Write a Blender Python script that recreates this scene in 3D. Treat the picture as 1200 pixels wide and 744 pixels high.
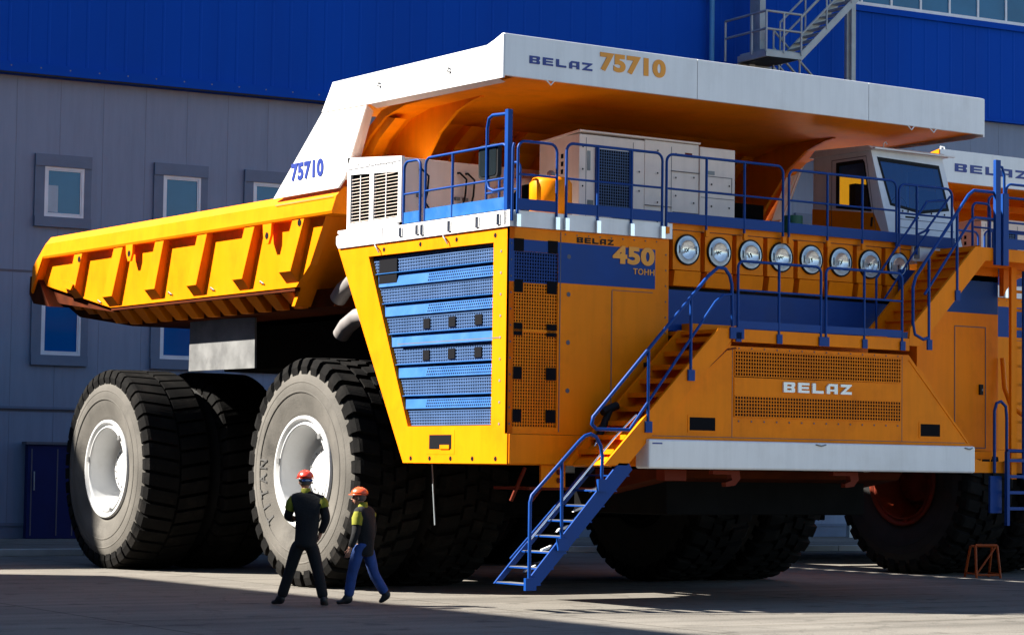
import bpy, math, random
from mathutils import Vector, Matrix
R = math.radians
random.seed(7)
S = bpy.context.scene
for o in list(bpy.data.objects): bpy.data.objects.remove(o)
C = S.collection

# ------------------------------------------------------------------ camera
YAW, PITCH, ROLL = 34.5388, 3.5993, 0.7634
cam_d = bpy.data.cameras.new('camera'); cam = bpy.data.objects.new('camera', cam_d); C.objects.link(cam)
y_, p_, r_ = R(YAW), R(PITCH), R(ROLL)
fw = Vector((math.sin(y_)*math.cos(p_), math.cos(y_)*math.cos(p_), math.sin(p_)))
rt = Vector((math.cos(y_), -math.sin(y_), 0)); up = rt.cross(fw)
rt2 = rt*math.cos(r_) + up*math.sin(r_); up2 = up*math.cos(r_) - rt*math.sin(r_)
M = Matrix((rt2, up2, -fw)).transposed().to_4x4()
M.translation = Vector((-19.5007, -34.4035, 1.9478)); cam.matrix_world = M
cam_d.sensor_width = 36; cam_d.lens = 84.922; cam_d.clip_end = 2000; cam_d.clip_start = .1
S.camera = cam
# ------------------------------------------------------------------ sky, sun, exposure
SUN_EL, SUN_AZ = 41.0, 36.0      # sun stands over -X, turned 36 degrees towards +Y
w = bpy.data.worlds.new('World'); S.world = w; w.use_nodes = True
nt = w.node_tree; nt.nodes.clear()
sky = nt.nodes.new('ShaderNodeTexSky'); sky.sky_type = 'NISHITA'; sky.sun_disc = False
sky.sun_elevation = R(SUN_EL); sky.sun_rotation = R(-(90-SUN_AZ)); sky.air_density = 1.0; sky.dust_density = .2; sky.ozone_density = 3.0
bg = nt.nodes.new('ShaderNodeBackground'); bg.inputs[1].default_value = .062
wo = nt.nodes.new('ShaderNodeOutputWorld'); nt.links.new(sky.outputs[0], bg.inputs[0]); nt.links.new(bg.outputs[0], wo.inputs[0])
sd = Vector((-math.cos(R(SUN_AZ))*math.cos(R(SUN_EL)), math.sin(R(SUN_AZ))*math.cos(R(SUN_EL)), math.sin(R(SUN_EL))))
sl = bpy.data.lights.new('sun', 'SUN'); sl.energy = 5.0; sl.angle = R(.5); sl.color = (1, .95, .87)
so = bpy.data.objects.new('sun', sl); C.objects.link(so); so.rotation_euler = sd.to_track_quat('Z', 'Y').to_euler(); so.location = (-30, 10, 40)
S.view_settings.view_transform = 'Standard'; S.view_settings.look = 'None'
S.view_settings.exposure = 1.85; S.view_settings.gamma = 1.0; S.view_settings.use_curve_mapping = False

# ------------------------------------------------------------------ materials
def mat(name, col, rough=.5, metal=0, var=.08, scale=3., coat=0, bump=0., bscale=30., spec=.5, dirt=None, dscale=.8, damt=.3, stretch=(1, 1, 1), streak=0):
    m = bpy.data.materials.new(name); m.use_nodes = True; n = m.node_tree; b = n.nodes['Principled BSDF']; L = n.links.new
    tc = n.nodes.new('ShaderNodeTexCoord'); mp = n.nodes.new('ShaderNodeMapping'); L(tc.outputs['Object'], mp.inputs[0]); mp.inputs['Scale'].default_value = stretch
    nz = n.nodes.new('ShaderNodeTexNoise'); nz.inputs['Scale'].default_value = scale; nz.inputs['Detail'].default_value = 6; L(mp.outputs[0], nz.inputs[0])
    cr = n.nodes.new('ShaderNodeMapRange'); cr.inputs[1].default_value = .3; cr.inputs[2].default_value = .7
    cr.inputs[3].default_value = 1-var; cr.inputs[4].default_value = 1+var; L(nz.outputs[0], cr.inputs[0])
    mx = n.nodes.new('ShaderNodeVectorMath'); mx.operation = 'SCALE'; mx.inputs[0].default_value = col; L(cr.outputs[0], mx.inputs['Scale'])
    out = mx.outputs[0]
    if dirt:
        n2 = n.nodes.new('ShaderNodeTexNoise'); n2.inputs['Scale'].default_value = dscale; n2.inputs['Detail'].default_value = 9; n2.inputs['Roughness'].default_value = .65; L(mp.outputs[0], n2.inputs[0])
        r2 = n.nodes.new('ShaderNodeMapRange'); r2.inputs[1].default_value = .5; r2.inputs[2].default_value = .75; r2.inputs[4].default_value = damt; L(n2.outputs[0], r2.inputs[0])
        mm = n.nodes.new('ShaderNodeMix'); mm.data_type = 'RGBA'; L(r2.outputs[0], mm.inputs[0]); L(out, mm.inputs[6]); mm.inputs[7].default_value = (*dirt, 1); out = mm.outputs[2]
    if streak:   # thin rain and dust runs down the surface
        ms = n.nodes.new('ShaderNodeMapping'); L(tc.outputs['Object'], ms.inputs[0]); ms.inputs['Scale'].default_value = (4, 4, .35)
        n3 = n.nodes.new('ShaderNodeTexNoise'); n3.inputs['Scale'].default_value = 1.3; n3.inputs['Detail'].default_value = 7; n3.inputs['Roughness'].default_value = .7; L(ms.outputs[0], n3.inputs[0])
        r3 = n.nodes.new('ShaderNodeMapRange'); r3.inputs[1].default_value = .42; r3.inputs[2].default_value = .72; r3.inputs[3].default_value = 1.0; r3.inputs[4].default_value = 1-streak*1.6; L(n3.outputs[0], r3.inputs[0])
        s3 = n.nodes.new('ShaderNodeVectorMath'); s3.operation = 'SCALE'; L(out, s3.inputs[0]); L(r3.outputs[0], s3.inputs['Scale']); out = s3.outputs[0]
    L(out, b.inputs['Base Color'])
    rr = n.nodes.new('ShaderNodeMapRange'); rr.inputs[3].default_value = max(.02, rough-.07); rr.inputs[4].default_value = min(1, rough+.1); L(nz.outputs[0], rr.inputs[0]); L(rr.outputs[0], b.inputs['Roughness'])
    b.inputs['Metallic'].default_value = metal; b.inputs['Coat Weight'].default_value = coat; b.inputs['Coat Roughness'].default_value = .12
    b.inputs['Specular IOR Level'].default_value = spec
    if bump:
        nb = n.nodes.new('ShaderNodeTexNoise'); nb.inputs['Scale'].default_value = bscale; nb.inputs['Detail'].default_value = 8; L(mp.outputs[0], nb.inputs[0])
        bp = n.nodes.new('ShaderNodeBump'); bp.inputs['Strength'].default_value = bump; bp.inputs['Distance'].default_value = .02; L(nb.outputs[0], bp.inputs['Height']); L(bp.outputs[0], b.inputs['Normal'])
    return m
def glass(name, tint, rough=.03, alpha=.55, spec=.8):
    m = bpy.data.materials.new(name); m.use_nodes = True; n = m.node_tree; L = n.links.new; n.nodes.clear()
    o = n.nodes.new('ShaderNodeOutputMaterial'); t = n.nodes.new('ShaderNodeBsdfTransparent'); t.inputs[0].default_value = (*tint, 1)
    g = n.nodes.new('ShaderNodeBsdfGlossy'); g.inputs['Roughness'].default_value = rough; g.inputs['Color'].default_value = (.30, .55, .95, 1); f = n.nodes.new('ShaderNodeFresnel'); f.inputs[0].default_value = 1.6
    a = n.nodes.new('ShaderNodeMath'); a.operation = 'ADD'; a.inputs[1].default_value = spec*.1; a.use_clamp = True; L(f.outputs[0], a.inputs[0])
    x = n.nodes.new('ShaderNodeMixShader'); L(a.outputs[0], x.inputs[0]); L(t.outputs[0], x.inputs[1]); L(g.outputs[0], x.inputs[2]); L(x.outputs[0], o.inputs[0])
    return m
K = {}
K['yellow'] = mat('yellow_paint', (.90, .236, .001), .42, spec=.10, streak=.07, var=.05, scale=1.2, dirt=(.45, .085, .002), dscale=1.3, damt=.35)
K['cream'] = mat('bounce_warmed_white', (.80, .66, .57), .45, var=.04, streak=.06, scale=2, dirt=(.35, .28, .2), damt=.3)  # white cabinets tinted to hold the warm bounced light
K['white'] = mat('white_paint', (.80, .80, .79), .40, coat=.1, var=.03, streak=.06, scale=1.5, dirt=(.55, .52, .47), dscale=1.1, damt=.35)
K['blue'] = mat('blue_paint', (.002, .042, .215), .42, spec=.18, var=.08, scale=2)
K['slat'] = mat('light_blue_slat_paint', (.014, .105, .33), .42, var=.10, scale=4, dirt=(.06, .16, .34), dscale=3, damt=.5, spec=.3)
K['mesh'] = mat('blue_grey_mesh_paint', (.055, .12, .27), .5, var=.1)
K['black'] = mat('black_paint', (.008, .008, .009), .6, var=.2, spec=.2)
K['dark'] = mat('chassis_dark', (.006, .006, .006), .8, var=.3, spec=.05)
K['hole'] = mat('hole_shade_black', (.006, .006, .008), .9, var=.1, spec=.1)  # flat near-black stands for the shade inside holes and slots
K['rubber'] = mat('tyre_rubber', (.055, .052, .048), .8, var=.25, scale=1.6, bump=.25, bscale=25, dirt=(.17, .155, .135), dscale=.9, damt=.75)
K['side'] = mat('dusty_sidewall_rubber', (.125, .115, .10), .85, var=.25, scale=1.1, bump=.25, bscale=40, dirt=(.045, .042, .038), dscale=.8, damt=1.0, spec=.15)
K['tread'] = mat('tread_rubber', (.009, .0086, .0082), .88, var=.25, scale=3, bump=.3, bscale=40, dirt=(.026, .023, .020), dscale=2.5, damt=.7, spec=.05)
K['letter'] = mat('sidewall_lettering', (.07, .066, .06), .8)
K['rim'] = mat('rim_white', (.60, .60, .59), .4, var=.05, dirt=(.4, .38, .34), dscale=2, damt=.4)
K['hubred'] = mat('rim_red_primer', (.13, .016, .004), .6, spec=.15)
K['underside'] = mat('shade_dark_underside', (.07, .013, .002), .8, var=.3, spec=.08)  # orange paint darkened to carry the shade under the body
K['steel'] = mat('bare_steel', (.20, .20, .195), .5, metal=.3, var=.25, scale=2.5, dirt=(.10, .10, .10), dscale=1.4, damt=.9)
K['chrome'] = mat('chrome', (.75, .75, .75), .2, metal=1, var=.05)
K['silver'] = mat('silver_letters', (.78, .82, .80), .35, metal=.2)
K['logo'] = mat('logo_blue', (.010, .03, .22), .45)
K['num'] = mat('number_orange', (.80, .30, .006), .45)
K['lens'] = mat('lamp_lens', (.50, .62, .70), .2, metal=.1, coat=1.0, var=.2, scale=6)
K['reflector'] = mat('lamp_reflector', (.80, .82, .80), .15, metal=.5, coat=1.0, var=.15, scale=9)
K['wall'] = mat('grey_wall_panel', (.205, .25, .335), .7, spec=.15, streak=.08, var=.05, scale=.5, dirt=(.17, .205, .275), dscale=.25, damt=.6)
K['sidewall2'] = mat('dark_unseen_wall', (.07, .075, .09), .85, var=.1)  # unseen side hall, kept dark to cut bounced light
K['trim'] = mat('window_surround_grey', (.135, .17, .235), .65, spec=.1, var=.06)
K['seam'] = mat('panel_seam', (.10, .10, .12), .8)
K['joint'] = mat('wall_joint', (.15, .185, .25), .8)
K['wblue'] = mat('blue_cladding', (.000, .054, .37), .65, spec=.08, var=.07, scale=.35, stretch=(1, 1, .15), dirt=(.0, .042, .31), dscale=.6, damt=.5)
K['pipe'] = mat('light_blue_pipe', (.03, .19, .42), .5)
K['galv'] = mat('galvanised_steel', (.30, .33, .34), .5, metal=.4, var=.15)
K['pvc'] = mat('white_window_frame', (.62, .66, .70), .5)
K['door'] = mat('dark_blue_door', (.003, .012, .085), .5, spec=.2)
K['skin'] = mat('skin', (.45, .22, .14), .6)
K['cloth'] = mat('black_workwear', (.0035, .0035, .004), .9, var=.2, scale=12, bump=.3, bscale=30)
K['hiviz'] = mat('yellow_green_cloth', (.20, .20, .008), .85, bump=.2)
K['jeans'] = mat('blue_jeans', (.02, .055, .20), .9, var=.25, scale=9, bump=.2)
K['boot'] = mat('black_boot', (.008, .008, .009), .5)
K['helmet'] = mat('red_hard_hat', (.60, .035, .012), .3, coat=.4, var=.02)
K['helmet2'] = mat('orange_red_hard_hat', (.72, .085, .015), .3, coat=.4, var=.02)
K['hair'] = mat('grey_hair', (.10, .085, .07), .9)
K['green'] = mat('green_tank', (.01, .10, .05), .5)
K['mirror'] = mat('mirror_glass', (.05, .07, .08), .08, metal=.8)
K['wingl'] = mat('window_glass', (.012, .105, .21), .03, spec=.45, var=.2, scale=.6)
K['wingl2'] = mat('sky_reflection_glass', (.002, .085, .28), .03, spec=.02, var=.15, scale=.6)  # sky reflection put into the base colour of the lower panes
K['curtain'] = mat('pale_blind', (.35, .42, .48), .8)
K['cabgl'] = glass('cab_glass', (.18, .32, .50), spec=1.0)
K['seat'] = mat('cab_interior', (.03, .03, .035), .8)
# concrete yard
def ground_mat():
    m = mat('concrete_yard', (.185, .168, .143), .88, var=.14, scale=.35, bump=.35, bscale=22, spec=.08, dirt=(.12, .109, .095), dscale=.22, damt=.8)
    n = m.node_tree; L = n.links.new; b = n.nodes['Principled BSDF']; src = b.inputs['Base Color'].links[0].from_socket
    tc = n.nodes.new('ShaderNodeTexCoord'); mp = n.nodes.new('ShaderNodeMapping'); L(tc.outputs['Object'], mp.inputs[0]); mp.inputs['Rotation'].default_value = (0, 0, R(3))
    br = n.nodes.new('ShaderNodeTexBrick'); L(mp.outputs[0], br.inputs[0]); br.offset = 0; br.inputs['Scale'].default_value = 1
    br.inputs['Brick Width'].default_value = 6; br.inputs['Row Height'].default_value = 3.5; br.inputs['Mortar Size'].default_value = .025; br.inputs['Mortar Smooth'].default_value = .5
    br.inputs[1].default_value = (1, 1, 1, 1); br.inputs[2].default_value = (.86, .87, .88, 1); br.inputs[3].default_value = (.35, .33, .3, 1)
    mx = n.nodes.new('ShaderNodeMix'); mx.data_type = 'RGBA'; mx.blend_type = 'MULTIPLY'; mx.inputs[0].default_value = 1; L(src, mx.inputs[6]); L(br.outputs[0], mx.inputs[7])
    # fine cracks and speckle
    vo = n.nodes.new('ShaderNodeTexVoronoi'); vo.feature = 'DISTANCE_TO_EDGE'; vo.inputs['Scale'].default_value = .35
    wn = n.nodes.new('ShaderNodeTexNoise'); wn.inputs['Scale'].default_value = 1.2; wn.inputs['Detail'].default_value = 8; L(mp.outputs[0], wn.inputs[0])
    ad = n.nodes.new('ShaderNodeVectorMath'); ad.operation = 'MULTIPLY_ADD'; L(wn.outputs[1], ad.inputs[0]); ad.inputs[1].default_value = (1.4, 1.4, 1.4); L(mp.outputs[0], ad.inputs[2]); L(ad.outputs[0], vo.inputs[0])
    cr = n.nodes.new('ShaderNodeMapRange'); cr.inputs[1].default_value = .0; cr.inputs[2].default_value = .008; cr.inputs[3].default_value = .72; cr.inputs[4].default_value = 1; L(vo.outputs[0], cr.inputs[0])
    sn = n.nodes.new('ShaderNodeTexNoise'); sn.inputs['Scale'].default_value = 1.7; sn.inputs['Detail'].default_value = 3; L(mp.outputs[0], sn.inputs[0])
    sr = n.nodes.new('ShaderNodeMapRange'); sr.inputs[1].default_value = .60; sr.inputs[2].default_value = .68; sr.inputs[3].default_value = 1; sr.inputs[4].default_value = .68; L(sn.outputs[0], sr.inputs[0])
    gn = n.nodes.new('ShaderNodeTexNoise'); gn.inputs['Scale'].default_value = 45; gn.inputs['Detail'].default_value = 4; L(mp.outputs[0], gn.inputs[0])
    gr = n.nodes.new('ShaderNodeMapRange'); gr.inputs[1].default_value = .35; gr.inputs[2].default_value = .65; gr.inputs[3].default_value = .78; gr.inputs[4].default_value = 1.15; L(gn.outputs[0], gr.inputs[0])
    tm = n.nodes.new('ShaderNodeMapping'); L(tc.outputs['Object'], tm.inputs[0]); tm.inputs['Rotation'].default_value = (0, 0, R(-8)); tm.inputs['Scale'].default_value = (.05, 2.2, 1)
    tn = n.nodes.new('ShaderNodeTexNoise'); tn.inputs['Scale'].default_value = 1.0; tn.inputs['Detail'].default_value = 5; L(tm.outputs[0], tn.inputs[0])
    tr3 = n.nodes.new('ShaderNodeMapRange'); tr3.inputs[1].default_value = .45; tr3.inputs[2].default_value = .7; tr3.inputs[3].default_value = 1.05; tr3.inputs[4].default_value = .78; L(tn.outputs[0], tr3.inputs[0])
    p1 = n.nodes.new('ShaderNodeMath'); p1.operation = 'MULTIPLY'; L(sr.outputs[0], p1.inputs[0]); L(gr.outputs[0], p1.inputs[1])
    p2 = n.nodes.new('ShaderNodeMath'); p2.operation = 'MULTIPLY'; L(p1.outputs[0], p2.inputs[0]); L(tr3.outputs[0], p2.inputs[1])
    p3 = n.nodes.new('ShaderNodeMath'); p3.operation = 'MULTIPLY'; L(p2.outputs[0], p3.inputs[0]); L(cr.outputs[0], p3.inputs[1]); cr = p3
    m2 = n.nodes.new('ShaderNodeVectorMath'); m2.operation = 'SCALE'; L(mx.outputs[2], m2.inputs[0]); L(cr.outputs[0], m2.inputs['Scale']); L(m2.outputs[0], b.inputs['Base Color'])
    return m
K['ground'] = ground_mat()

# ------------------------------------------------------------------ mesh helpers
class MB:
    def __init__(s): s.v = []; s.f = []; s.m = []; s.sm = []; s.mats = []
    def mi(s, k):
        if k not in s.mats: s.mats.append(k)
        return s.mats.index(k)
    def add(s, vs, fs, k, sm=False):
        b = len(s.v); i = s.mi(k); s.v += [tuple(v) for v in vs]
        for f in fs: s.f.append([b+q for q in f]); s.m.append(i); s.sm.append(sm)
        return s
    def box(s, x0, x1, y0, y1, z0, z1, k):
        if x0 > x1: x0, x1 = x1, x0
        if y0 > y1: y0, y1 = y1, y0
        vs = [(x, y, z) for x in (x0, x1) for y in (y0, y1) for z in (z0, z1)]
        return s.add(vs, [(0, 1, 3, 2), (4, 6, 7, 5), (0, 4, 5, 1), (2, 3, 7, 6), (0, 2, 6, 4), (1, 5, 7, 3)], k)
    def prism(s, poly, ax, a, b, k, sm=False):
        """polygon in the two axes other than ax, run from a to b along ax (0=x: (y,z), 1=y: (x,z), 2=z: (x,y))"""
        n = len(poly)
        def P(q, t): return (t, q[0], q[1]) if ax == 0 else ((q[0], t, q[1]) if ax == 1 else (q[0], q[1], t))
        vs = [P(q, a) for q in poly]+[P(q, b) for q in poly]
        s.add(vs, [list(range(n))[::-1], list(range(n, 2*n))], k)
        return s.add(vs, [(i, (i+1) % n, n+(i+1) % n, n+i) for i in range(n)], k, sm)
    def ring(s, outer, inner, ax, a, b, k):
        """frame between two polygons with the same number of points"""
        n = len(outer)
        def P(q, t): return (t, q[0], q[1]) if ax == 0 else (q[0], t, q[1])
        vs = [P(q, a) for q in outer]+[P(q, a) for q in inner]+[P(q, b) for q in outer]+[P(q, b) for q in inner]
        fs = []
        for i in range(n):
            j = (i+1) % n
            fs += [(i, j, n+j, n+i), (2*n+i, 3*n+i, 3*n+j, 2*n+j), (i, 2*n+i, 2*n+j, j), (n+i, n+j, 3*n+j, 3*n+i)]
        return s.add(vs, fs, k)
    def quadslab(s, pts, th, k):
        """convex/any planar polygon in space thickened along its normal"""
        P = [Vector(p) for p in pts]; nn = (P[1]-P[0]).cross(P[-1]-P[0]).normalized()*th; n = len(P)
        vs = P+[p+nn for p in P]
        return s.add(vs, [list(range(n))[::-1], list(range(n, 2*n))]+[(i, (i+1) % n, n+(i+1) % n, n+i) for i in range(n)], k)
    def tube(s, pts, r, k, seg=8, caps=True):
        P = [Vector(p) for p in pts]; rings = []; n = len(P)
        t0 = (P[1]-P[0]).normalized(); u = t0.orthogonal().normalized()
        for i in range(n):
            if i == 0: t = t0
            elif i == n-1: t = (P[i]-P[i-1]).normalized()
            else: t = ((P[i+1]-P[i]).normalized()+(P[i]-P[i-1]).normalized()).normalized()
            u = (u-t*u.dot(t)).normalized(); v = t.cross(u)
            rr = r[i] if isinstance(r, (list, tuple)) else r
            rings.append([P[i]+(u*math.cos(2*math.pi*j/seg)+v*math.sin(2*math.pi*j/seg))*rr for j in range(seg)])
        vs = [q for g in rings for q in g]; fs = []
        for i in range(n-1):
            for j in range(seg): fs.append((i*seg+j, i*seg+(j+1) % seg, (i+1)*seg+(j+1) % seg, (i+1)*seg+j))
        s.add(vs, fs, k, True)
        if caps: s.add(rings[0], [list(range(seg))[::-1]], k); s.add(rings[-1], [list(range(seg))], k)
        return s
    def lathe(s, prof, c, axis, k, seg=48, sm=True, a0=0, a1=360):
        """prof: (along axis, radius)"""
        full = abs(a1-a0) >= 360; m = seg if full else seg+1; vs = []
        for j in range(m):
            a = R(a0+(a1-a0)*j/seg)
            for (h, r) in prof:
                if axis == 0: vs.append((c[0]+h, c[1]+r*math.cos(a), c[2]+r*math.sin(a)))
                elif axis == 1: vs.append((c[0]+r*math.cos(a), c[1]+h, c[2]+r*math.sin(a)))
                else: vs.append((c[0]+r*math.cos(a), c[1]+r*math.sin(a), c[2]+h))
        n = len(prof); fs = []
        for j in range(seg):
            j2 = (j+1) % m
            for i in range(n-1): fs.append((j*n+i, j*n+i+1, j2*n+i+1, j2*n+i))
        return s.add(vs, fs, k, sm)
    def each(s, name, parent=None, bev=0):
        """every connected piece becomes an object of its own"""
        n = len(s.v); root = list(range(n))
        def find(i):
            while root[i] != i: root[i] = root[root[i]]; i = root[i]
            return i
        for f in s.f:
            a = find(f[0])
            for q in f[1:]: root[find(q)] = a
        parts = {}
        for fi, f in enumerate(s.f): parts.setdefault(find(f[0]), []).append(fi)
        out = []
        # lathe/prism caps share no vertices with their sides: merge pieces whose boxes touch
        boxes = []
        for k_, fs in parts.items():
            vs = [s.v[i] for f in fs for i in s.f[f]]; boxes.append([[min(v[c] for v in vs)-.002 for c in range(3)], [max(v[c] for v in vs)+.002 for c in range(3)], list(fs)])
        merged = True
        while merged:
            merged = False
            for i in range(len(boxes)):
                for j in range(i+1, len(boxes)):
                    if all(boxes[i][0][c] <= boxes[j][1][c] and boxes[j][0][c] <= boxes[i][1][c] for c in range(3)):
                        a, b = boxes[i], boxes[j]; boxes[i] = [[min(a[0][c], b[0][c]) for c in range(3)], [max(a[1][c], b[1][c]) for c in range(3)], a[2]+b[2]]; boxes.pop(j); merged = True; break
                if merged: break
        for lo, hi, fs in boxes:
            m = MB(); used = {}
            for fi in fs:
                f = []
                for i in s.f[fi]:
                    if i not in used: used[i] = len(m.v); m.v.append(s.v[i])
                    f.append(used[i])
                m.f.append(f); m.m.append(m.mi(s.mats[s.m[fi]])); m.sm.append(s.sm[fi])
            out.append(m.build(name, parent, bev))
        return out
    def build(s, name, parent=None, bev=0, label=None, fix=True):
        me = bpy.data.meshes.new(name); me.from_pydata(s.v, [], s.f)
        for k in s.mats: me.materials.append(K[k])
        me.polygons.foreach_set('material_index', s.m); me.polygons.foreach_set('use_smooth', s.sm); me.update()
        if fix:
            import bmesh
            b = bmesh.new(); b.from_mesh(me); bmesh.ops.recalc_face_normals(b, faces=b.faces); b.to_mesh(me); b.free()
        o = bpy.data.objects.new(name, me); C.objects.link(o)
        if parent: o.parent = parent
        if bev:
            bm_ = o.modifiers.new('bevel', 'BEVEL'); bm_.width = bev; bm_.segments = 2; bm_.limit_method = 'ANGLE'; bm_.angle_limit = R(50)
        if label: o['label'] = label
        return o
def thing(name, label, cat, loc=(0, 0, 0), rz=0, group=None):
    o = bpy.data.objects.new(name, None); C.objects.link(o); o.location = loc; o.rotation_euler = (0, 0, rz); o['label'] = label; o['category'] = cat
    if group: o['group'] = group
    return o
def struct(o): o['kind'] = 'structure'; return o
def text(s, name, parent, k, plane, x0, x1, z0, z1, at, bold=.0, ext=.006, back=0):
    """lettering fitted into a rectangle; plane 'front' faces -Y, 'side' faces -X (x0 is then the y of the left end)"""
    cu = bpy.data.curves.new(name, 'FONT'); cu.body = s; cu.offset = bold; cu.extrude = .01; cu.space_character = 1.0+bold*1.5
    t = bpy.data.objects.new('tmp', cu); C.objects.link(t); bpy.context.view_layer.update()
    me = bpy.data.meshes.new_from_object(t.evaluated_get(bpy.context.evaluated_depsgraph_get())); bpy.data.objects.remove(t)
    me.name = name; vs = me.vertices; ax = [v.co.x for v in vs]; ay = [v.co.y for v in vs]
    mnx, mxx, mny, mxy = min(ax), max(ax), min(ay), max(ay)
    for v in vs:
        u = (v.co.x-mnx)/(mxx-mnx); q = (v.co.y-mny)/(mxy-mny); d = v.co.z/.01*ext
        a = x0+(x1-x0)*u; z = z0+(z1-z0)*q
        v.co = (a, at-d, z) if plane == 'front' else (at-d, a, z)
    me.materials.clear(); me.materials.append(K[k])
    for p in me.polygons: p.material_index = 0
    o = bpy.data.objects.new(name, me); C.objects.link(o)
    if parent: o.parent = parent
    return o
LET = {   # wide slab letters drawn on a 1.0 x 1.0 cell as polygons
 'B': [[(0, 0), (.3, 0), (.3, 1), (0, 1)], [(.3, 0), (.92, 0), (1, .08), (1, .22), (.3, .22)], [(.3, .4), (.92, .4), (.92, .6), (.3, .6)], [(.3, .78), (1, .78), (1, .92), (.92, 1), (.3, 1)], [(.68, .22), (1, .22), (1, .4), (.68, .4)], [(.68, .6), (1, .6), (1, .78), (.68, .78)]],
 'E': [[(0, 0), (.3, 0), (.3, 1), (0, 1)], [(.3, 0), (1, 0), (1, .24), (.3, .24)], [(.3, .4), (.95, .4), (.95, .6), (.3, .6)], [(.3, .76), (1, .76), (1, 1), (.3, 1)]],
 'L': [[(0, 0), (.3, 0), (.3, 1), (0, 1)], [(.3, 0), (1, 0), (1, .26), (.3, .26)]],
 'A': [[(0, 0), (.3, 0), (.3, .76), (0, .7)], [(0, .7), (.3, .76), (.7, .76), (1, .76), (1, 1), (.22, 1)], [(.7, 0), (1, 0), (1, .76), (.7, .76)], [(.3, .26), (.7, .26), (.7, .44), (.3, .44)]],
 'Z': [[(0, 0), (1, 0), (1, .26), (.42, .26), (0, .1)], [(0, .74), (.58, .74), (1, .9), (1, 1), (0, 1)], [(0, .1), (.42, .26), (1, .9), (.58, .74)]]}
def logo(name, parent, k, x0, x1, z0, z1, at, ext=.006, word='BELAZ', gap=.28):
    m = MB(); n = len(word); cw = (x1-x0)/(n+(n-1)*gap)
    for i, ch in enumerate(word):
        ox = x0+i*cw*(1+gap)
        for poly in LET[ch]: m.prism([(ox+q[0]*cw, z0+q[1]*(z1-z0)) for q in poly], 1, at-ext, at, k)
    return m.build(name, parent)
def arc(c, r, a0, a1, n=5): return [(c[0]+r*math.cos(R(a0+(a1-a0)*i/n)), c[1]+r*math.sin(R(a0+(a1-a0)*i/n))) for i in range(n+1)]
def rail(name, parent, F, u0, u1, z0, z1, mids=(), posts=(), r=.021, cr=.12, k='blue', foot=True, toe=None, feetk='chrome'):
    """a guard-rail frame; F(u,z) -> 3d point"""
    m = MB(); sg = 1 if u1 > u0 else -1
    p = [(u0, z0)]+[(u0+sg*(cr-cr*math.cos(R(a))), z1-cr+cr*math.sin(R(a))) for a in range(0, 91, 18)]+[(u1-sg*(cr-cr*math.cos(R(a))), z1-cr+cr*math.sin(R(a))) for a in range(90, -1, -18)]+[(u1, z0)]
    m.tube([F(*q) for q in p], r, k)
    for z in mids: m.tube([F(u0, z), F(u1, z)], r*.8, k, 6)
    for u in posts: m.tube([F(u, z0), F(u, z1)], r, k)
    o = m.build(name, parent)
    return o
# ------------------------------------------------------------------ ground
g = MB(); g.add([(-600, -600, 0), (900, -600, 0), (900, 900, 0), (-600, 900, 0)], [(0, 1, 2, 3)], 'ground'); struct(g.build('ground'))
# facade frame: s runs along the wall, o stands out of it
th = R(5); E_ = Vector((math.cos(th), -math.sin(th), 0)); N_ = Vector((-math.sin(th), -math.cos(th), 0)); F0 = Vector((3, 21, 0))
def fac_empty(name, label, cat, group=None): return thing(name, label, cat, F0, -th, group)
# in that local frame: x along the wall to the right, -y out of the wall, z up
pav = MB(); pav.box(-40, 80, -7.6, 0, 0, .12, 'ground'); 
po = pav.build('pavement', bev=.02); po.location = F0; po.rotation_euler = (0, 0, -th); struct(po)
kb = MB()
for i in range(60): kb.box(-40+i*2.0, -38.02+i*2.0, -7.78, -7.604, 0, .15, 'curb')
K['curb'] = mat('kerb_stone', (.45, .44, .42), .8, var=.1, bump=.2)
ko = kb.build('kerb', bev=.015); ko.location = F0; ko.rotation_euler = (0, 0, -th); struct(ko)

# ------------------------------------------------------------------ factory hall behind
hall = fac_empty('factory_hall', 'long factory hall, grey panels below and deep blue cladding above, behind the trucks', 'building')
HH = 23.3
m = MB(); m.box(-30, 16, 0, 12, 0, 11.42, 'wall'); m.box(16, 75, 0, 12, 0, 12.83, 'wall')
m.build('panel_wall', hall)
m = MB()
for i in range(-26, 70):
    s = .78+1.115*i
    top = 11.40 if s < 16 else 12.80
    m.box(s-.008, s+.008, -.004, .001, .1, top, 'joint')
for z in (3.23, 6.63): m.box(-30, 75, -.006, .001, z-.03, z+.03, 'seam')
m.box(-30, 75, -.05, -.007, 3.27, 3.33, 'trim'); m.box(-30, 75, -.05, -.007, .42, .50, 'trim'); m.box(-30, 75, -.03, -.008, .12, .42, 'trim')
m.build('wall_joints', hall)
m = MB(); m.box(-30, 16, -.12, 11.9, 11.424, HH, 'wblue'); m.box(16.003, 75, -.12, 11.9, 12.834, HH, 'wblue')
for i in range(-60, 150):
    x_ = i*.5; z0 = 11.75 if x_ < 16 else 12.95
    if x_ != 16: m.prism([(x_-.05, -.119), (x_-.02, -.130), (x_+.02, -.130), (x_+.05, -.119)], 2, z0, HH-.2, 'wblue')
m.build('blue_cladding', hall)
m = MB(); m.box(-30, 16, -.30, -.123, 11.42, 11.70, 'wblue'); m.box(-30, 16, -.33, -.302, 11.42, 11.46, 'black')
for i in range(60): m.box(-28+i*.75, -27.97+i*.75, -.304, -.298, 11.6, 11.63, 'steel')
m.box(16.003, 75, -.22, -.123, 12.83, 12.90, 'wblue')
m.build('cladding_drip_edge', hall)
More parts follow.
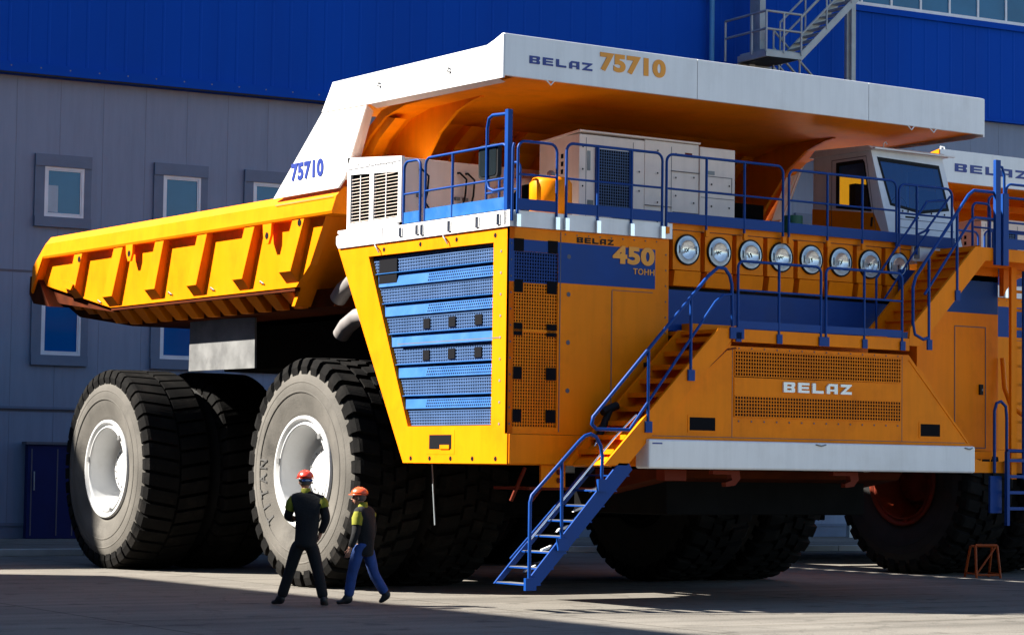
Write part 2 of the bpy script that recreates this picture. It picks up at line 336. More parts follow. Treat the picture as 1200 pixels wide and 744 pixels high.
def window(parent, s0, s1, z0, z1, blind=None):
    w_ = MB()   # surround
    a, b, c, d = s0-.27, s1+.20, z0-.27, z1+.32
    w_.box(a, b, -.10, -.008, z1+.02, d, 'trim'); w_.box(a, b, -.12, -.008, c, z0-.02, 'trim')
    w_.box(a, s0-.02, -.07, -.008, z0-.018, z1+.018, 'trim'); w_.box(s1+.02, b, -.07, -.008, z0-.018, z1+.018, 'trim')
    o = w_.build('window', parent)
    f = MB(); f.ring([(s0-.018, z0-.018), (s1+.018, z0-.018), (s1+.018, z1+.018), (s0-.018, z1+.018)], [(s0+.045, z0+.045), (s1-.045, z0+.045), (s1-.045, z1-.045), (s0+.045, z1-.045)], 1, -.06, -.005, 'pvc')
    f.ring([(s0+.05, z0+.05), (s1-.05, z0+.05), (s1-.05, z1-.05), (s0+.05, z1-.05)], [(s0+.08, z0+.08), (s1-.08, z0+.08), (s1-.08, z1-.08), (s0+.08, z1-.08)], 1, -.05, -.005, 'pvc')
    f.build('frame', o)
    p = MB(); p.box(s0+.081, s1-.081, -.03, -.006, z0+.081, z1-.081, 'wingl' if z0 > 7 else 'wingl2'); p.build('pane', o)
    if blind:
        q = MB(); q.box(s0+.082, s0+.082+blind*(s1-s0), -.034, -.031, z0+.1, z0+.1+(z1-z0)*.55, 'curtain'); q.build('blind', o)
    return o
for z0, z1 in ((8.02, 9.22), (4.62, 6.05), (1.2, 2.5)):
    for i, s in enumerate((-1.9, 1.53, 4.63, 7.09, 10.3, 13.4, 24.5, 28, 31.5)):
        if z0 < 2 and i < 3: continue
        window(hall, s, s+.98, z0, z1, .26 if (i == 1 and z0 > 8) else (.9 if i == 3 and z0 > 8 else None))
# ribbon glazing high on the right
m = MB(); m.box(25.6, 60, -.22, -.121, 15.72, 15.90, 'wblue')
rw = m.build('ribbon_window', hall)
m = MB(); m.box(25.6, 60, -.20, -.121, 15.905, 16.0, 'pvc'); m.box(25.6, 60, -.20, -.121, 18.2, 18.3, 'pvc')
for i in range(31): m.box(25.42+i*1.12-.035, 25.42+i*1.12+.035, -.199, -.121, 16.001, 18.199, 'pvc')
m.build('mullions', rw)
m = MB(); m.box(25.6, 60, -.16, -.122, 16.002, 18.198, 'wingl'); m.build('pane', rw)
m = MB(); m.box(25.45, 25.57, -.9, -.78, 12, 17, 'galv'); m.box(22.2, 22.5, -.9, -.6, 0, 17, 'galv'); m.build('steel_column', hall)
m = MB(); m.tube([(21.05, -.35, 9), (21.05, -.35, 15.5), (21.05, -.35, 17)], .075, 'pipe', 10); m.box(20.85, 21.25, -.5, -.121, 15.6, 15.7, 'pipe'); m.build('drain_pipe', hall)
# dark blue gates by the kerb
m = MB(); m.box(1.17, 2.5, -.35, -.13, .13, 2.4, 'door'); m.box(2.55, 3.4, -.35, -.13, .13, 2.4, 'door')
m.box(1.1, 3.5, -.42, -.06, 2.41, 2.47, 'seam')
for s in (1.25, 1.9, 2.3): m.box(s, s+.03, -.36, -.349, .2, 2.3, 'seam')
dd = m.build('service_door', hall)
m = MB(); m.tube([(1.32, -.40, 1.3), (1.32, -.40, 1.75)], .018, 'galv'); m.build('handle', dd)
# bright door reflector under the lower joint
# external stair of the hall
st = fac_empty('fire_stair', 'grey galvanised outside stair with landing and railings, on the blue cladding of the hall', 'staircase')
LX0, LX1, LO, LI, LZ = 20.35, 22.55, -2.6, -1.2, 13.75
m = MB(); m.box(LX0+1.0, LX1, LO, LI, LZ-.22, LZ-.05, 'galv'); m.box(LX0+1.02, LX1-.02, LO+.1, LI-.1, LZ-.045, LZ, 'galv'); m.box(LX0+1, LX1, LI, -.13, LZ-.35, LZ-.24, 'galv'); m.box(LX0+1.1, LX1-.1, LO, -.13, LZ-.24, LZ-.222, 'black')
m.build('landing', st)
def T3(a, b, r=.035, k='galv'): m.tube([a, b], r, k, 6)
m = MB()
xs = [LX0+1.0, (LX0+1+LX1)/2, LX1]
for z in (LZ+.55, LZ+1.05): T3((xs[0], LO, z), (xs[2], LO, z)); T3((xs[0], LO, z), (xs[0], LI+.6, z))
for x in xs: T3((x, LO, LZ-.1), (x, LO, LZ+1.05))
for o_ in (LI+.6, (LO+LI)/2, ): T3((xs[0], o_, LZ-.1), (xs[0], o_, LZ+1.05))
m.build('landing_railing', st)
def flight(x0, z0, x1, z1, o0, o1):
    f = MB()
    dz = .26
    for o_ in (o0, o1):
        f.prism([(x0, z0-dz), (x0, z0), (x1, z1), (x1, z1-dz)], 1, o_, o_+.06, 'galv')
    n = int(abs(z1-z0)/.2)
    for i in range(n): 
        t = (i+.5)/n; x = x0+(x1-x0)*t; z = z0+(z1-z0)*t-.1
        f.box(x-.13, x+.13, o0+.06, o1, z-.02, z, 'galv')
    for o_ in (o0, o1+.06):
        for h in (.5, 1.0): f.tube([(x0, o_, z0+h), (x1, o_, z1+h)], .035, 'galv', 6)
        n = 5
        for i in range(n+1):
            t = i/n; f.tube([(x0+(x1-x0)*t, o_, z0+(z1-z0)*t-.1), (x0+(x1-x0)*t, o_, z0+(z1-z0)*t+1.0)], .03, 'galv', 6)
    return f.build('stair_flight', st)
flight(LX1+.003, LZ, LX1+4.4, LZ+4.2, LO, LO+.95)
flight(LX1+4.4, LZ-4.2, LX1-.2, LZ-.25, -1.55, -.6)
m = MB()
for k_ in range(4):
    x = LX1+.4+k_*.8; T3((x, -.5, LZ-.3-k_*.8), (x+.8, -.5, LZ-1.1-k_*.8), .03)
    T3((x+.8, -.5, LZ-.2-k_*.8), (x, -.5, LZ-1.1-k_*.8), .03)
m.build('lattice_brace', st)
m = MB(); m.box(LX0+1.35, LX0+1.55, -1.3, -1.1, .12, LZ-.24, 'galv'); m.box(LX1-.5, LX1-.3, LI-.1, LI+.1, LZ+.01, 18, 'galv'); m.box(LX1+3.0, LX1+3.15, -1.0, -.85, .12, 18, 'galv'); m.build('support_post', st)
# side hall whose roof edge throws the shade over the yard (left of the frame)
sh = thing('side_hall', 'long dark unseen hall whose roof edge shades the yard', 'building', (-25, 0, 0))
m = MB(); m.box(-14, 0, -75, 22, 0, 25.4, 'sidewall2'); m.box(-14.2, .02, -75.2, 22, 25.403, 25.7, 'trim'); m.build('side_wall', sh)
for i in range(9):
    m = MB(); m.box(.01, .05, -70+i*10, -64+i*10, 3, 6, 'pvc'); wq = m.build('window', sh); m = MB(); m.box(.051, .06, -69.9+i*10, -64.1+i*10, 3.1, 5.9, 'wingl'); m.build('pane', wq)

# ------------------------------------------------------------------ the dump truck
TR = thing('dump_truck', 'giant orange dump truck with blue stairs, eight round lamps and 75710 on its canopy', 'truck', (0, 0, 0), group='mining dump trucks parked in the yard')
def B(name, m, parent=TR, bev=0, label=None): return m.build(name, parent, bev, label)
# --- wheels
def tyre_mesh(front):
    m = MB(); W = 1.37
    half = [(.16, .90), (.10, .93), (.085, 1.0), (.03, 1.15), (.0, 1.34), (.02, 1.52), (.075, 1.66)]
    prof = half+[(.11, 1.775), (W/2, 1.80), (W-.11, 1.775)]+[(W-h, r) for h, r in half[::-1]]
    n = len(half)
    m.lathe(prof[:n], (0, 0, 0), 0, 'side', 96); m.lathe(prof[n-1:n+4], (0, 0, 0), 0, 'tread', 96); m.lathe(prof[n+3:], (0, 0, 0), 0, 'side', 96)
    m.lathe([(-.004, 1.30), (-.012, 1.315), (-.004, 1.33)], (0, 0, 0), 0, 'side', 96); m.lathe([(.012, 1.46), (.004, 1.475), (.016, 1.49)], (0, 0, 0), 0, 'side', 96)
    N = 34 if front else 42; st_ = 360/N; fill = .62 if front else .78
    def lug(sec, a0, a1, sk, k='tread', n=3):
        vs = []
        for j in range(n+1):
            t = j/n
            for (h, r) in sec:
                a = R(a0+(a1-a0)*t+sk*h); vs.append((h, r*math.cos(a), r*math.sin(a)))
        q = len(sec); fs = [list(range(q))[::-1], [n*q+i for i in range(q)]]
        for j in range(n):
            for i in range(q): fs.append((j*q+i, j*q+(i+1) % q, (j+1)*q+(i+1) % q, (j+1)*q+i))
        m.add(vs, fs, k)
    for i in range(N):
        a = i*st_
        if front:
            sec = [(.045, 1.60), (.035, 1.72), (.075, 1.835), (.12, 1.865), (.42, 1.873), (.42, 1.79), (.10, 1.765)]
            lug(sec, a, a+st_*fill, 6); lug([(W-h, r) for h, r in sec], a+st_*.5, a+st_*(.5+fill), -6)
            c1 = [(.47, 1.79), (.47, 1.873), (.66, 1.875), (.66, 1.79)]; lug(c1, a+st_*.3, a+st_*(.3+fill), 6)
            lug([(W-h, r) for h, r in c1], a+st_*.8, a+st_*(.8+fill), -6)
        else:
            sec = [(.045, 1.60), (.03, 1.72), (.07, 1.845), (.12, 1.868), (.40, 1.874), (.662, 1.875), (.662, 1.79), (.10, 1.765)]
            lug(sec, a, a+st_*fill, 5); lug([(W-h, r) for h, r in sec], a+st_*.15, a+st_*(.15+fill), -5)
    return m
def rim_mesh(k, bolt):
    m = MB()
    m.lathe([(.10, .925), (.055, .92), (.05, .87), (.10, .855), (.10, .80), (.075, .795), (.075, .775), (.12, .765), (.34, .745), (.62, .66), (.66, .60), (.70, .60)], (0, 0, 0), 0, k, 72)
    m.lathe([(.70, .62), (.70, .0)], (0, 0, 0), 0, k, 48)
    for i in range(3):
        a = R(20+120*i); m.box(.045, .07, .80*math.cos(a)-.04, .80*math.cos(a)+.04, .80*math.sin(a)-.04, .80*math.sin(a)+.04, bolt)
    h = MB(); h.lathe([(.70, .50), (.52, .48), (.46, .44), (.44, .40), (.44, .26), (.40, .22), (.40, 0)], (0, 0, 0), 0, k, 40)
    for i in range(16):
        a = R(i*22.5); h.lathe([(.50, .02), (.425, .02), (.425, 0)], (0, .345*math.cos(a), .345*math.sin(a)), 0, bolt, 6, False)
    for i in range(24):
        a = R(i*15); h.lathe([(.71, .018), (.66, .018), (.66, 0)], (0, .56*math.cos(a), .56*math.sin(a)), 0, bolt, 6, False)
    a, b = m.build('wheel'), h.build('hub'); out = (a.data, b.data)
    bpy.data.objects.remove(a); bpy.data.objects.remove(b); return out
RIMS = {'white': rim_mesh('rim', 'steel'), 'dark': rim_mesh('dark', 'dark'), 'red': rim_mesh('hubred', 'hubred')}  # inner rims coloured dark to stand for the shade between the wheels
TY = {}
for f_ in (True, False):
    t = tyre_mesh(f_).build('tyre'); TY[f_] = t.data; bpy.data.objects.remove(t)

K['sideshade'] = mat('shaded_sidewall', (.02, .019, .018), .85, var=.2, spec=.2)  # darker sidewall copy, shade painted in for inner and far wheels
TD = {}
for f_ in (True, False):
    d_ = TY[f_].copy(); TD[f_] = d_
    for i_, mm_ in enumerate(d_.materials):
        if mm_ == K['side']: d_.materials[i_] = K['sideshade']
def wheel(parent, front, x, y, flip, kind, spin):
    w_ = bpy.data.objects.new('wheel', RIMS[kind][0]); C.objects.link(w_); w_.parent = parent
    w_.location = (x, y, 1.86); w_.rotation_euler = (R(spin), 0, R(180) if flip else 0)
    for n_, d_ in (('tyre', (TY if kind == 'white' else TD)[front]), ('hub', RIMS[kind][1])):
        q = bpy.data.objects.new(n_, d_); C.objects.link(q); q.parent = w_
    return w_
Wd = 1.37
WHEELS = []
for y in (0, 7.44):
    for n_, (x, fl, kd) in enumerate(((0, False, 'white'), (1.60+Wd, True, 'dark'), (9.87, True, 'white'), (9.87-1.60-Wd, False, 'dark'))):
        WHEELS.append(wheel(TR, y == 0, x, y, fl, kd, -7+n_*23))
# sidewall lettering on the near front tyre
def arc_text(s, r, a_mid, size, step):
    out = MB()
    for i, ch in enumerate(s):
        cu = bpy.data.curves.new('c', 'FONT'); cu.body = ch; cu.size = size; cu.extrude = .004; cu.align_x = 'CENTER'; cu.offset = .004
        t = bpy.data.objects.new('c', cu); C.objects.link(t); bpy.context.view_layer.update()
        me = bpy.data.meshes.new_from_object(t.evaluated_get(bpy.context.evaluated_depsgraph_get())); bpy.data.objects.remove(t)
        a = R(a_mid+(len(s)-1)*step/2-i*step)     # angle measured from +(-y) i.e. picture right, counter-clockwise
        out_v = []
        for v in me.vertices:
            u, q, d = v.co.x, v.co.y, v.co.z
            rr = r+q; sx = math.cos(a)*rr+math.sin(a)*u; sz = math.sin(a)*rr-math.cos(a)*u   # tangent runs clockwise
            rad = math.hypot(sx, sz); xs = -.004+.02*max(0, (rad-1.34)/.18)**2+.03*max(0, (1.34-rad)/.19)**2
            out_v.append((xs-d-.003, -sx, sz))
        out.add(out_v, [list(p.vertices) for p in me.polygons], 'letter')
    return out
for wl in arc_text('TITAN', 1.13, 197, .24, 11.5).each('raised_letter', WHEELS[0]): wl.rotation_euler = (R(7), 0, 0)
# --- chassis, axles
m = MB(); m.box(3.3, 4.1, -5.2, 8.6, 1.9, 3.3, 'dark'); m.box(5.8, 6.6, -5.2, 8.6, 1.9, 3.3, 'dark'); m.box(4.1, 5.8, -5, 8.5, 2.2, 2.9, 'dark')
m.box(3.0, 6.9, 2.6, 5.9, 2.4, 3.66, 'dark'); m.box(1.7, 8.2, -1.2, 5.9, 3.70, 4.5, 'dark'); m.box(3.0, 6.9, -.9, 2.6, 1.2, 3.69, 'dark')
m.box(3.25, 4.0, 1.9, 5.6, .9, 3.0, 'dark')
m.box(3.0, 7, -5.85, -3.5, 1.3, 2.0, 'dark')
B('chassis', m, bev=.02)
for y in (0, 7.44):
    m = MB(); m.tube([(.65, y, 1.86), (3.0, y, 1.86), (3.2, y, 1.88), (6.7, y, 1.88), (6.9, y, 1.86), (9.2, y, 1.86)], [.42, .42, .75, .75, .42, .42], 'dark', 24)
    ax_ = B('axle', m)
    for x in (3.5, 6.4): B('damper', MB().tube([(x, y-.9, 1.7), (x, y-.9, 3.9)], .2, 'dark', 16), ax_)
m = MB(); m.prism([(5.68, 3.68), (5.66, 4.62), (3.17, 4.56), (3.15, 3.67)], 0, .86, .90, 'steel'); B('steel_plate', m)
m = MB(); m.box(.98, 1.02, 2.35, 2.42, 2.65, 2.83, 'slat'); B('tag_plate', m)
# --- dump body : outline in (y,z)
bd = MB()
XL, XR = .0, 9.75
def side(xo, sgn):
    # side wall, leaning inwards with depth, seen from outside
    top, bot = xo+sgn*.16, xo+sgn*.20
    outer = [(-.55, 6.15), (10.55, 6.15), (10.95, 5.55), (7.7, 4.92), (.55, 4.92), (.08, 5.26)]
    def X(z): return top+(bot-top)*(6.15-z)/1.23
    vs = [(X(z), y, z) for y, z in outer]+[(X(z)+sgn*.14, y, z) for y, z in outer]; n = len(outer)
    bd.add(vs, [list(range(n))[::-1], list(range(n, 2*n))]+[(i, (i+1) % n, n+(i+1) % n, n+i) for i in range(n)], 'yellow')
side(XL, 1); side(XR, -1)
# floor underside and tail
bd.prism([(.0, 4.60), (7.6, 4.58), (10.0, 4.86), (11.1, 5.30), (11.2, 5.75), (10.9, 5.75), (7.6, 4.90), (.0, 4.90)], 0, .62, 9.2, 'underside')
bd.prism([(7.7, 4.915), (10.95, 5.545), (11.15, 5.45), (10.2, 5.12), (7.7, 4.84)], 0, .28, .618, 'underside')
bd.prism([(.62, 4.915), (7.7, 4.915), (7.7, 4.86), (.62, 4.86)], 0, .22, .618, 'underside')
dump = B('dump_body', bd)
# top rail (chamfered box)
for xo, sg in ((XL, 1), (XR, -1)):
    m = MB()
    pr = [(xo+sg*.02, 6.02), (xo, 6.06), (xo+sg*.02, 6.30), (xo+sg*.12, 6.44), (xo+sg*.5, 6.44), (xo+sg*.5, 6.02)]
    n = len(pr); ys = [(-1.08, 0), (10.45, 0)]
    vs = [(x, -.92-(z-6.06)*.45, z) for x, z in pr]+[(x, 10.45-(z-6.1)*.3, z) for x, z in pr]
    tail = [(x, 11.0, z-.42-(.25 if z < 6.2 else 0)) for x, z in pr]
    vs += tail
    m.add(vs, [list(range(n))[::-1], list(range(2*n, 3*n))]+[(i, (i+1) % n, n+(i+1) % n, n+i) for i in range(n)]+[(n+i, n+(i+1) % n, 2*n+(i+1) % n, 2*n+i) for i in range(n)], 'yellow')
    if sg == 1: m.box(-.003, .0, -.95, .95, 6.285, 6.295, 'seam')
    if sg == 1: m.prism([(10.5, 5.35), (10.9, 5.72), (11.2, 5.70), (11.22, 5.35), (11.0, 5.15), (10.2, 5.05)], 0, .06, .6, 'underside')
    B('top_rail', m, dump, .012)
# side ribs : (y_top_a,y_top_b,y_bot_a,y_bot_b,z_bot)
RB = [(9.03, 8.66, 9.33, 8.98, 5.36), (7.25, 6.86, 7.72, 7.30, 5.11), (5.50, 5.15, 5.92, 5.50, 5.15), (3.83, 3.46, 4.23, 3.85, 5.13), (2.08, 1.72, 2.50, 2.14, 5.14), (.42, .02, .86, .46, 5.17)]
for xo, sg in ((XL, 1), (XR, -1)):
    for (a, b, c, d, z) in RB:
        m = MB(); xo_ = xo+sg*.035; zt = 6.03
        A = [(xo_, a, zt), (xo_, b, zt), (xo_, d, z), (xo_, c, z)]
        Bk = [(xo+sg*.21, a, zt), (xo+sg*.21, b, zt), (xo+sg*.21, d+.02, z-.19), (xo+sg*.21, c+.02, z-.19)]
        m.add(A+Bk, [(0, 1, 2, 3), (7, 6, 5, 4), (0, 4, 5, 1), (1, 5, 6, 2), (2, 6, 7, 3), (3, 7, 4, 0)], 'yellow')
        B('side_rib', m, dump, .008)
# lugs and small tabs on the near side
m = MB()
for (y, z, r_) in ((6.55, 5.98, .14), (1.25, 5.93, .17)):
    m.prism([(y+.15, z+.08), (y+.13, z-.12), (y+.05, z-.26), (y-.05, z-.26), (y-.13, z-.12), (y-.15, z+.08)], 0, .015, .06, 'yellow')
    m.lathe([(-.003, .06), (-.003, 0)], (.015, y, z-.12), 0, 'hole', 16, False)
for (y, z) in ((8.8, 5.9), (.18, 5.95)):
    m.lathe([(-.004, .06), (-.004, 0)], (.033, y, z), 0, 'hole', 16, False)
for (y, z) in ((8.2, 5.05), (5.2, 5.05), (3.55, 5.04), (1.75, 5.05)): 
    m.tube([(.18, y, z), (.15, y-.05, z+.03), (.18, y-.12, z-.02)], .012, 'steel', 6)
m.prism([(9.75, 5.44), (9.1, 5.32), (9.0, 5.42), (9.2, 5.5), (9.6, 5.54)], 0, .0, .3, 'yellow')
m.each('lifting_eye', dump)
# floor brackets under the near side wall
for i in range(15):
    y = .82+i*.63
    zt = 4.87 if y < 7.5 else 4.87+(y-7.5)*.185
    for (xa, xb, xc) in ((.32, .62, 1.1), (9.43, 9.13, 8.65)):
        m = MB(); sg = 1 if xa < 5 else -1
        # face looking down and outwards, narrowing downwards
        top = [(xa, y+.48, zt), (xa, y+.08, zt)]; bot = [(xa+sg*.19, y+.32, zt-.27), (xa+sg*.19, y+.04, zt-.27)]
        P8 = [top[0], top[1], bot[1], bot[0]]; Q8 = [(xc, q[1], q[2]) for q in P8]
        m.add(P8+Q8, [(0, 1, 2, 3), (7, 6, 5, 4), (0, 4, 5, 1), (1, 5, 6, 2), (2, 6, 7, 3), (3, 7, 4, 0)], 'yellow')
        B('floor_bracket', m, dump, .008)
# front wall of the body, curving forward into the canopy
fwp = [(.78, 4.62), (.56, 4.93), (-.03, 5.5), (-.57, 6.2), (-1.08, 6.75), (-1.52, 7.2), (-2.0, 7.48), (-2.6, 7.60), (-5.70, 7.66)]
back = [(-5.70, 7.74), (-2.55, 7.70), (-1.9, 7.60), (-1.42, 7.32), (-.95, 6.85), (-.45, 6.25), (.12, 5.55), (.66, 4.98), (.88, 4.62)]
m = MB(); m.prism(fwp+back, 0, .31, 9.15, 'yellow', False).prism([(-2.55, 7.62), (-5.70, 7.66), (-5.70, 7.74), (-2.55, 7.72)], 0, 9.151, 9.65, 'yellow'); B('headboard', m, dump)
# stiffeners on the front wall: flat ribs + two big gussets
m = MB()
for x in (.46, 1.35, 1.9, 2.5, 3.0, 3.7, 4.4, 5.1, 5.8, 6.5, 7.2, 7.6, 8.6):
    m.prism([(fwp[i][0], fwp[i][1]) for i in range(3, 7)]+[(fwp[i][0]-.24, fwp[i][1]-.04) for i in range(6, 2, -1)], 0, x-.10, x+.10, 'yellow')
B('wall_rib', m, dump)
for x in (.82, 8.0):
    m = MB()
    inner = fwp[2:9]; inner = inner[:-1]+[(-4.0, 7.63)]
    outer = [(-4.0, 7.61), (-3.75, 7.58), (-3.32, 7.47), (-2.84, 7.19), (-2.43, 6.76), (-2.09, 6.39), (-1.6, 5.95), (-.9, 5.6)]
    m.prism(inner+outer, 0, x-.03, x+.03, 'yellow')
    B('gusset', m, dump)
m = MB()
for y in (-2.9, -3.7, -4.5, -5.2): m.box(.2, 9.55, y-.05, y+.05, 7.56, 7.61, 'yellow')
# white fascia of the canopy
cp = MB(); 
pan = [(.03, 3.595), (3.607, 7.145), (7.157, 9.75)]
for a, b in pan: cp.prism([(-5.76, 7.64), (-5.76, 8.25), (-5.70, 8.265), (-5.35, 8.15), (-5.35, 8.12), (-5.66, 8.2), (-5.70, 7.64)], 0, a, b, 'white')
canopy = B('canopy', cp, dump, .006)
m = MB(); m.prism([(-5.34, 8.11), (-5.34, 8.15), (-.85, 8.15), (-.55, 7.75), (-.62, 7.70), (-.9, 8.08)], 0, .06, 9.70, 'white'); B('canopy_top', m, canopy)
for xo, sg in ((.0, 1), (9.78, -1)):
    m = MB()
    m.prism([(-5.755, 7.605), (-5.755, 8.245), (-5.33, 8.13), (-.88, 8.14), (-.54, 7.69), (-2.01, 7.655)], 0, xo, xo+sg*.03, 'white')
    # return lip under the side fascia
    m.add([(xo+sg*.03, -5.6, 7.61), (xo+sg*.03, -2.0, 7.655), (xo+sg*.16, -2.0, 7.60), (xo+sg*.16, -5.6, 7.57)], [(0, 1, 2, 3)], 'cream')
    B('side_fascia', m, canopy)
    m = MB(); xo = .0 if sg == 1 else 9.24
    m.prism([(-.545, 7.675), (1.02, 6.41), (-1.10, 6.41), (-1.30, 6.55), (-1.93, 7.64)], 0, xo, xo+sg*.04, 'white')
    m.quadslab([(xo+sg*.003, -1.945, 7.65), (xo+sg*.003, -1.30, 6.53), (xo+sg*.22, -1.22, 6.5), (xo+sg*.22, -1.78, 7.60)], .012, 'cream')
    B('side_fin', m, canopy)
m = MB()
for (y, z) in ((-2.3, 7.95), (-4.3, 7.92)): m.tube([(-.002, y, z), (-.03, y-.06, z+.01), (-.03, y-.02, z-.05), (-.002, y-.08, z-.06)], .012, 'steel', 6)
for x in (.85, 8.1, 8.6): m.tube([(x-.09, -5.74, 7.66), (x, -5.76, 7.575), (x+.09, -5.74, 7.66)], .012, 'white', 6)
B('hook', m, canopy)
tl = logo('maker_lettering', canopy, 'logo', .46, 1.60, 7.855, 7.97, -5.762)
text('75710', 'number_lettering', canopy, 'num', 'front', 1.74, 2.98, 7.885, 8.165, -5.763, bold=.05)
text('75710', 'side_number_lettering', canopy, 'logo', 'side', .42, -.64, 6.64, 6.94, -.003, bold=.05)
# --- radiator block
m = MB(); m.prism([(-1.6, 5.40), (-5.9, 5.40), (-5.9, 2.10), (-3.4, 2.10)], 0, .10, 2.85, 'hole'); 
m.box(.12, 2.8, -5.8, -3.3, 2.02, 2.11, 'yellow')
block = B('radiator_block', m)
OUT = [(-1.15, 5.42), (-5.985, 5.42), (-5.985, 2.03), (-3.2, 2.03)]; INN = [(-2.09, 5.24), (-5.58, 5.22), (-5.57, 2.58), (-3.32, 2.58)]
m = MB(); m.ring(OUT, INN, 0, .0, .09, 'yellow')
m.box(-.003, 0, -4.62, -3.86, 2.16, 2.52, 'yellow')
for (y) in (-3.42, -3.95, -4.52, -5.1, -5.7): m.lathe([(-.004, .035), (-.004, 0)], (0, y, 2.1), 0, 'hole', 12, False)
for (y, z) in ((-2.55, 5.32), (-3.6, 5.33), (-4.6, 5.33), (-5.62, 5.32)): m.lathe([(-.004, .035), (-.004, 0)], (0, y, z), 0, 'hole', 12, False)
for y in (-2.35, -4.3): m.tube([(-.002, y, 5.37), (-.05, y, 5.40), (-.06, y-.06, 5.36), (-.03, y-.1, 5.28)], .012, 'steel', 6)
for i in range(9): m.lathe([(-.006, .02), (-.006, 0)], (0, -5.78+.0*i, 2.6+i*.31), 0, 'steel', 8, False)
m.box(-.004, 0, -5.80, -3.0, 3.83, 3.845, 'seam')
B('side_panel', m, block)
m = MB(); m.box(-.008, -.004, -4.54, -3.94, 2.24, 2.45, 'hole'); m.box(-.02, -.009, -4.50, -4.25, 2.24, 2.30, 'yellow'); B('access_slot', m, block)
# slats and mesh rows of the side opening
zt, zb = 5.20, 2.60
def yleft(z): return -2.12+(5.24-z)/(5.24-2.58)*(-3.30+2.12)
rows = [(0, .094, 'm'), (.097, .183, 's'), (.187, .275, 'm'), (.278, .362, 's'), (.368, .458, 'm'), (.462, .545, 's'), (.552, .64, 'm'), (.645, .73, 's'), (.736, .825, 'm'), (.83, .912, 's'), (.918, 1, 'm')]
for i, (a, b, kd) in enumerate(rows):
    z1 = zt-a*(zt-zb); z0 = zt-b*(zt-zb); yl = yleft((z0+z1)/2); yr = -5.57
    m = MB()
    if kd == 's':
        m.add([(.085, yleft(z1)-.01, z1), (.085, yr, z1), (.035, yr, z0+.02), (.035, yleft(z0)-.01, z0+.02), (.085, yleft(z0)-.01, z0), (.085, yr, z0)], [(0, 1, 2, 3), (3, 2, 5, 4)], 'slat')
        m.box(.03, .09, yr, yleft(z1)-.01, z1-.002, z1+.010, 'slat')
        if i != 5:
            ya = -3.75; n = int((ya-yr)/.052); nr = 4
            for c_ in range(n):
                for r_2 in range(nr):
                    t = (r_2+.75)/(nr+.5); yy = ya-(c_+.5)*.052; zz = z1+(z0+.02-z1)*t; xx = .085-.05*t
                    m.box(xx-.004, xx+.002, yy-.012, yy+.012, zz-.013, zz+.013, 'hole')
        B('slat', m, block)
    else:
        m.box(.086, .089, yr, yleft(z1)-.0, z1-.012, z1, 'mesh')
        n = int((yleft(z1)-yr)/.046); nz = 5
        ev = []
        for c_ in range(n+1):
            yy = yr+c_*.046
            zz0 = z0
            if yy > yleft(z0): zz0 = z1-(z1-z0)*max(0, (yleft(z1)-yy)/(yleft(z1)-yleft(z0)))
            m.box(.07, .078, yy-.009, yy+.009, zz0, z1, 'mesh')
        for r_2 in range(nz+1):
            zz = z0+(z1-z0)*r_2/nz; m.box(.064, .0695, yr, yleft(zz), zz-.007, zz+.007, 'mesh')
        if i in (4, 6):
            for (y_c) in ((-3.72, -4.42, -5.13)): m.box(.05, .064, y_c-.09, y_c+.09, (z0+z1)/2-.075, (z0+z1)/2+.075, 'hole')
        if i == 0: m.box(.045, .06, -2.86, -2.34, z0-.16, z1-.03, 'hole')
        B('mesh_strip', m, block)
# front face of the block
m = MB(); FY = -5.985
m.ring([(0.0, 2.46), (2.9, 2.46), (2.9, 5.42), (0.0, 5.42)], [(.09, 2.56), (.86, 2.56), (.86, 5.08), (.09, 5.08)], 1, FY, FY+.06, 'yellow')
m.box(2.84, 2.9, -5.9, -3.5, 2.46, 5.42, 'yellow')
B('perforated_panel', m, block)
m = MB(); m.box(.0, .86, FY-.003, FY, 5.081, 5.25, 'blue'); m.box(.0, .09, FY-.003, FY, 4.64, 5.08, 'blue'); m.box(.86, 2.64, FY-.004, FY, 4.66, 5.25, 'blue'); B('blue_stripe', m, block)
m = MB(); m.box(.02, 2.9, FY-.03, -5.70, 2.03, 2.455, 'yellow'); B('skirt_panel', m, block, .01)
m = MB()
for z_a, z_b, k_ in ((2.56, 3.92, 'yellow'), (3.96, 4.62, 'yellow'), (4.64, 5.07, 'blue')):
    n = 17
    for i in range(n+1): xx = .09+.77*i/n; m.box(xx-.009, xx+.009, FY+.02, FY+.03, z_a, z_b, k_)
    nz = int((z_b-z_a)/.045)
    for i in range(nz+1): zz = z_a+(z_b-z_a)*i/nz; m.box(.09, .86, FY+.012, FY+.0195, zz-.007, zz+.007, k_)
m.box(.09, .86, FY+.0, FY+.02, 3.925, 3.96, 'yellow')
B('perforated_grille', m, block)
for z in (5.17, 4.58, 3.96, 3.33, 2.72):
    for x in (.16, .76): B('square_port', MB().box(x-.085, x+.085, FY-.01 if z > 5.1 else FY, FY+.012, z-.09, z+.09, 'hole'), block)
m = MB(); 
for (x, a, b) in ((.90, 2.5, 5.4), (1.84, 2.9, 4.6)): m.box(x-.006, x+.006, FY-.006, FY, a, b, 'seam')
m.box(1.84, 2.6, FY-.006, FY, 4.6, 4.608, 'seam')
for z in (5.05, 4.5, 3.8, 3.1): m.lathe([(-.006, .035), (-.006, 0)], (1.05, FY, z), 1, 'seam', 12, False)
B('door_seam', m, block)
m = MB()
for i in range(12):
    for x in (.03, 2.84): m.lathe([(-.008, .014), (-.008, 0)], (x, FY, 2.6+i*.235), 1, 'seam', 8, False)
for i in range(9): m.lathe([(-.008, .012), (-.008, 0)], (.98+i*.21, FY, 5.37), 1, 'seam', 8, False)
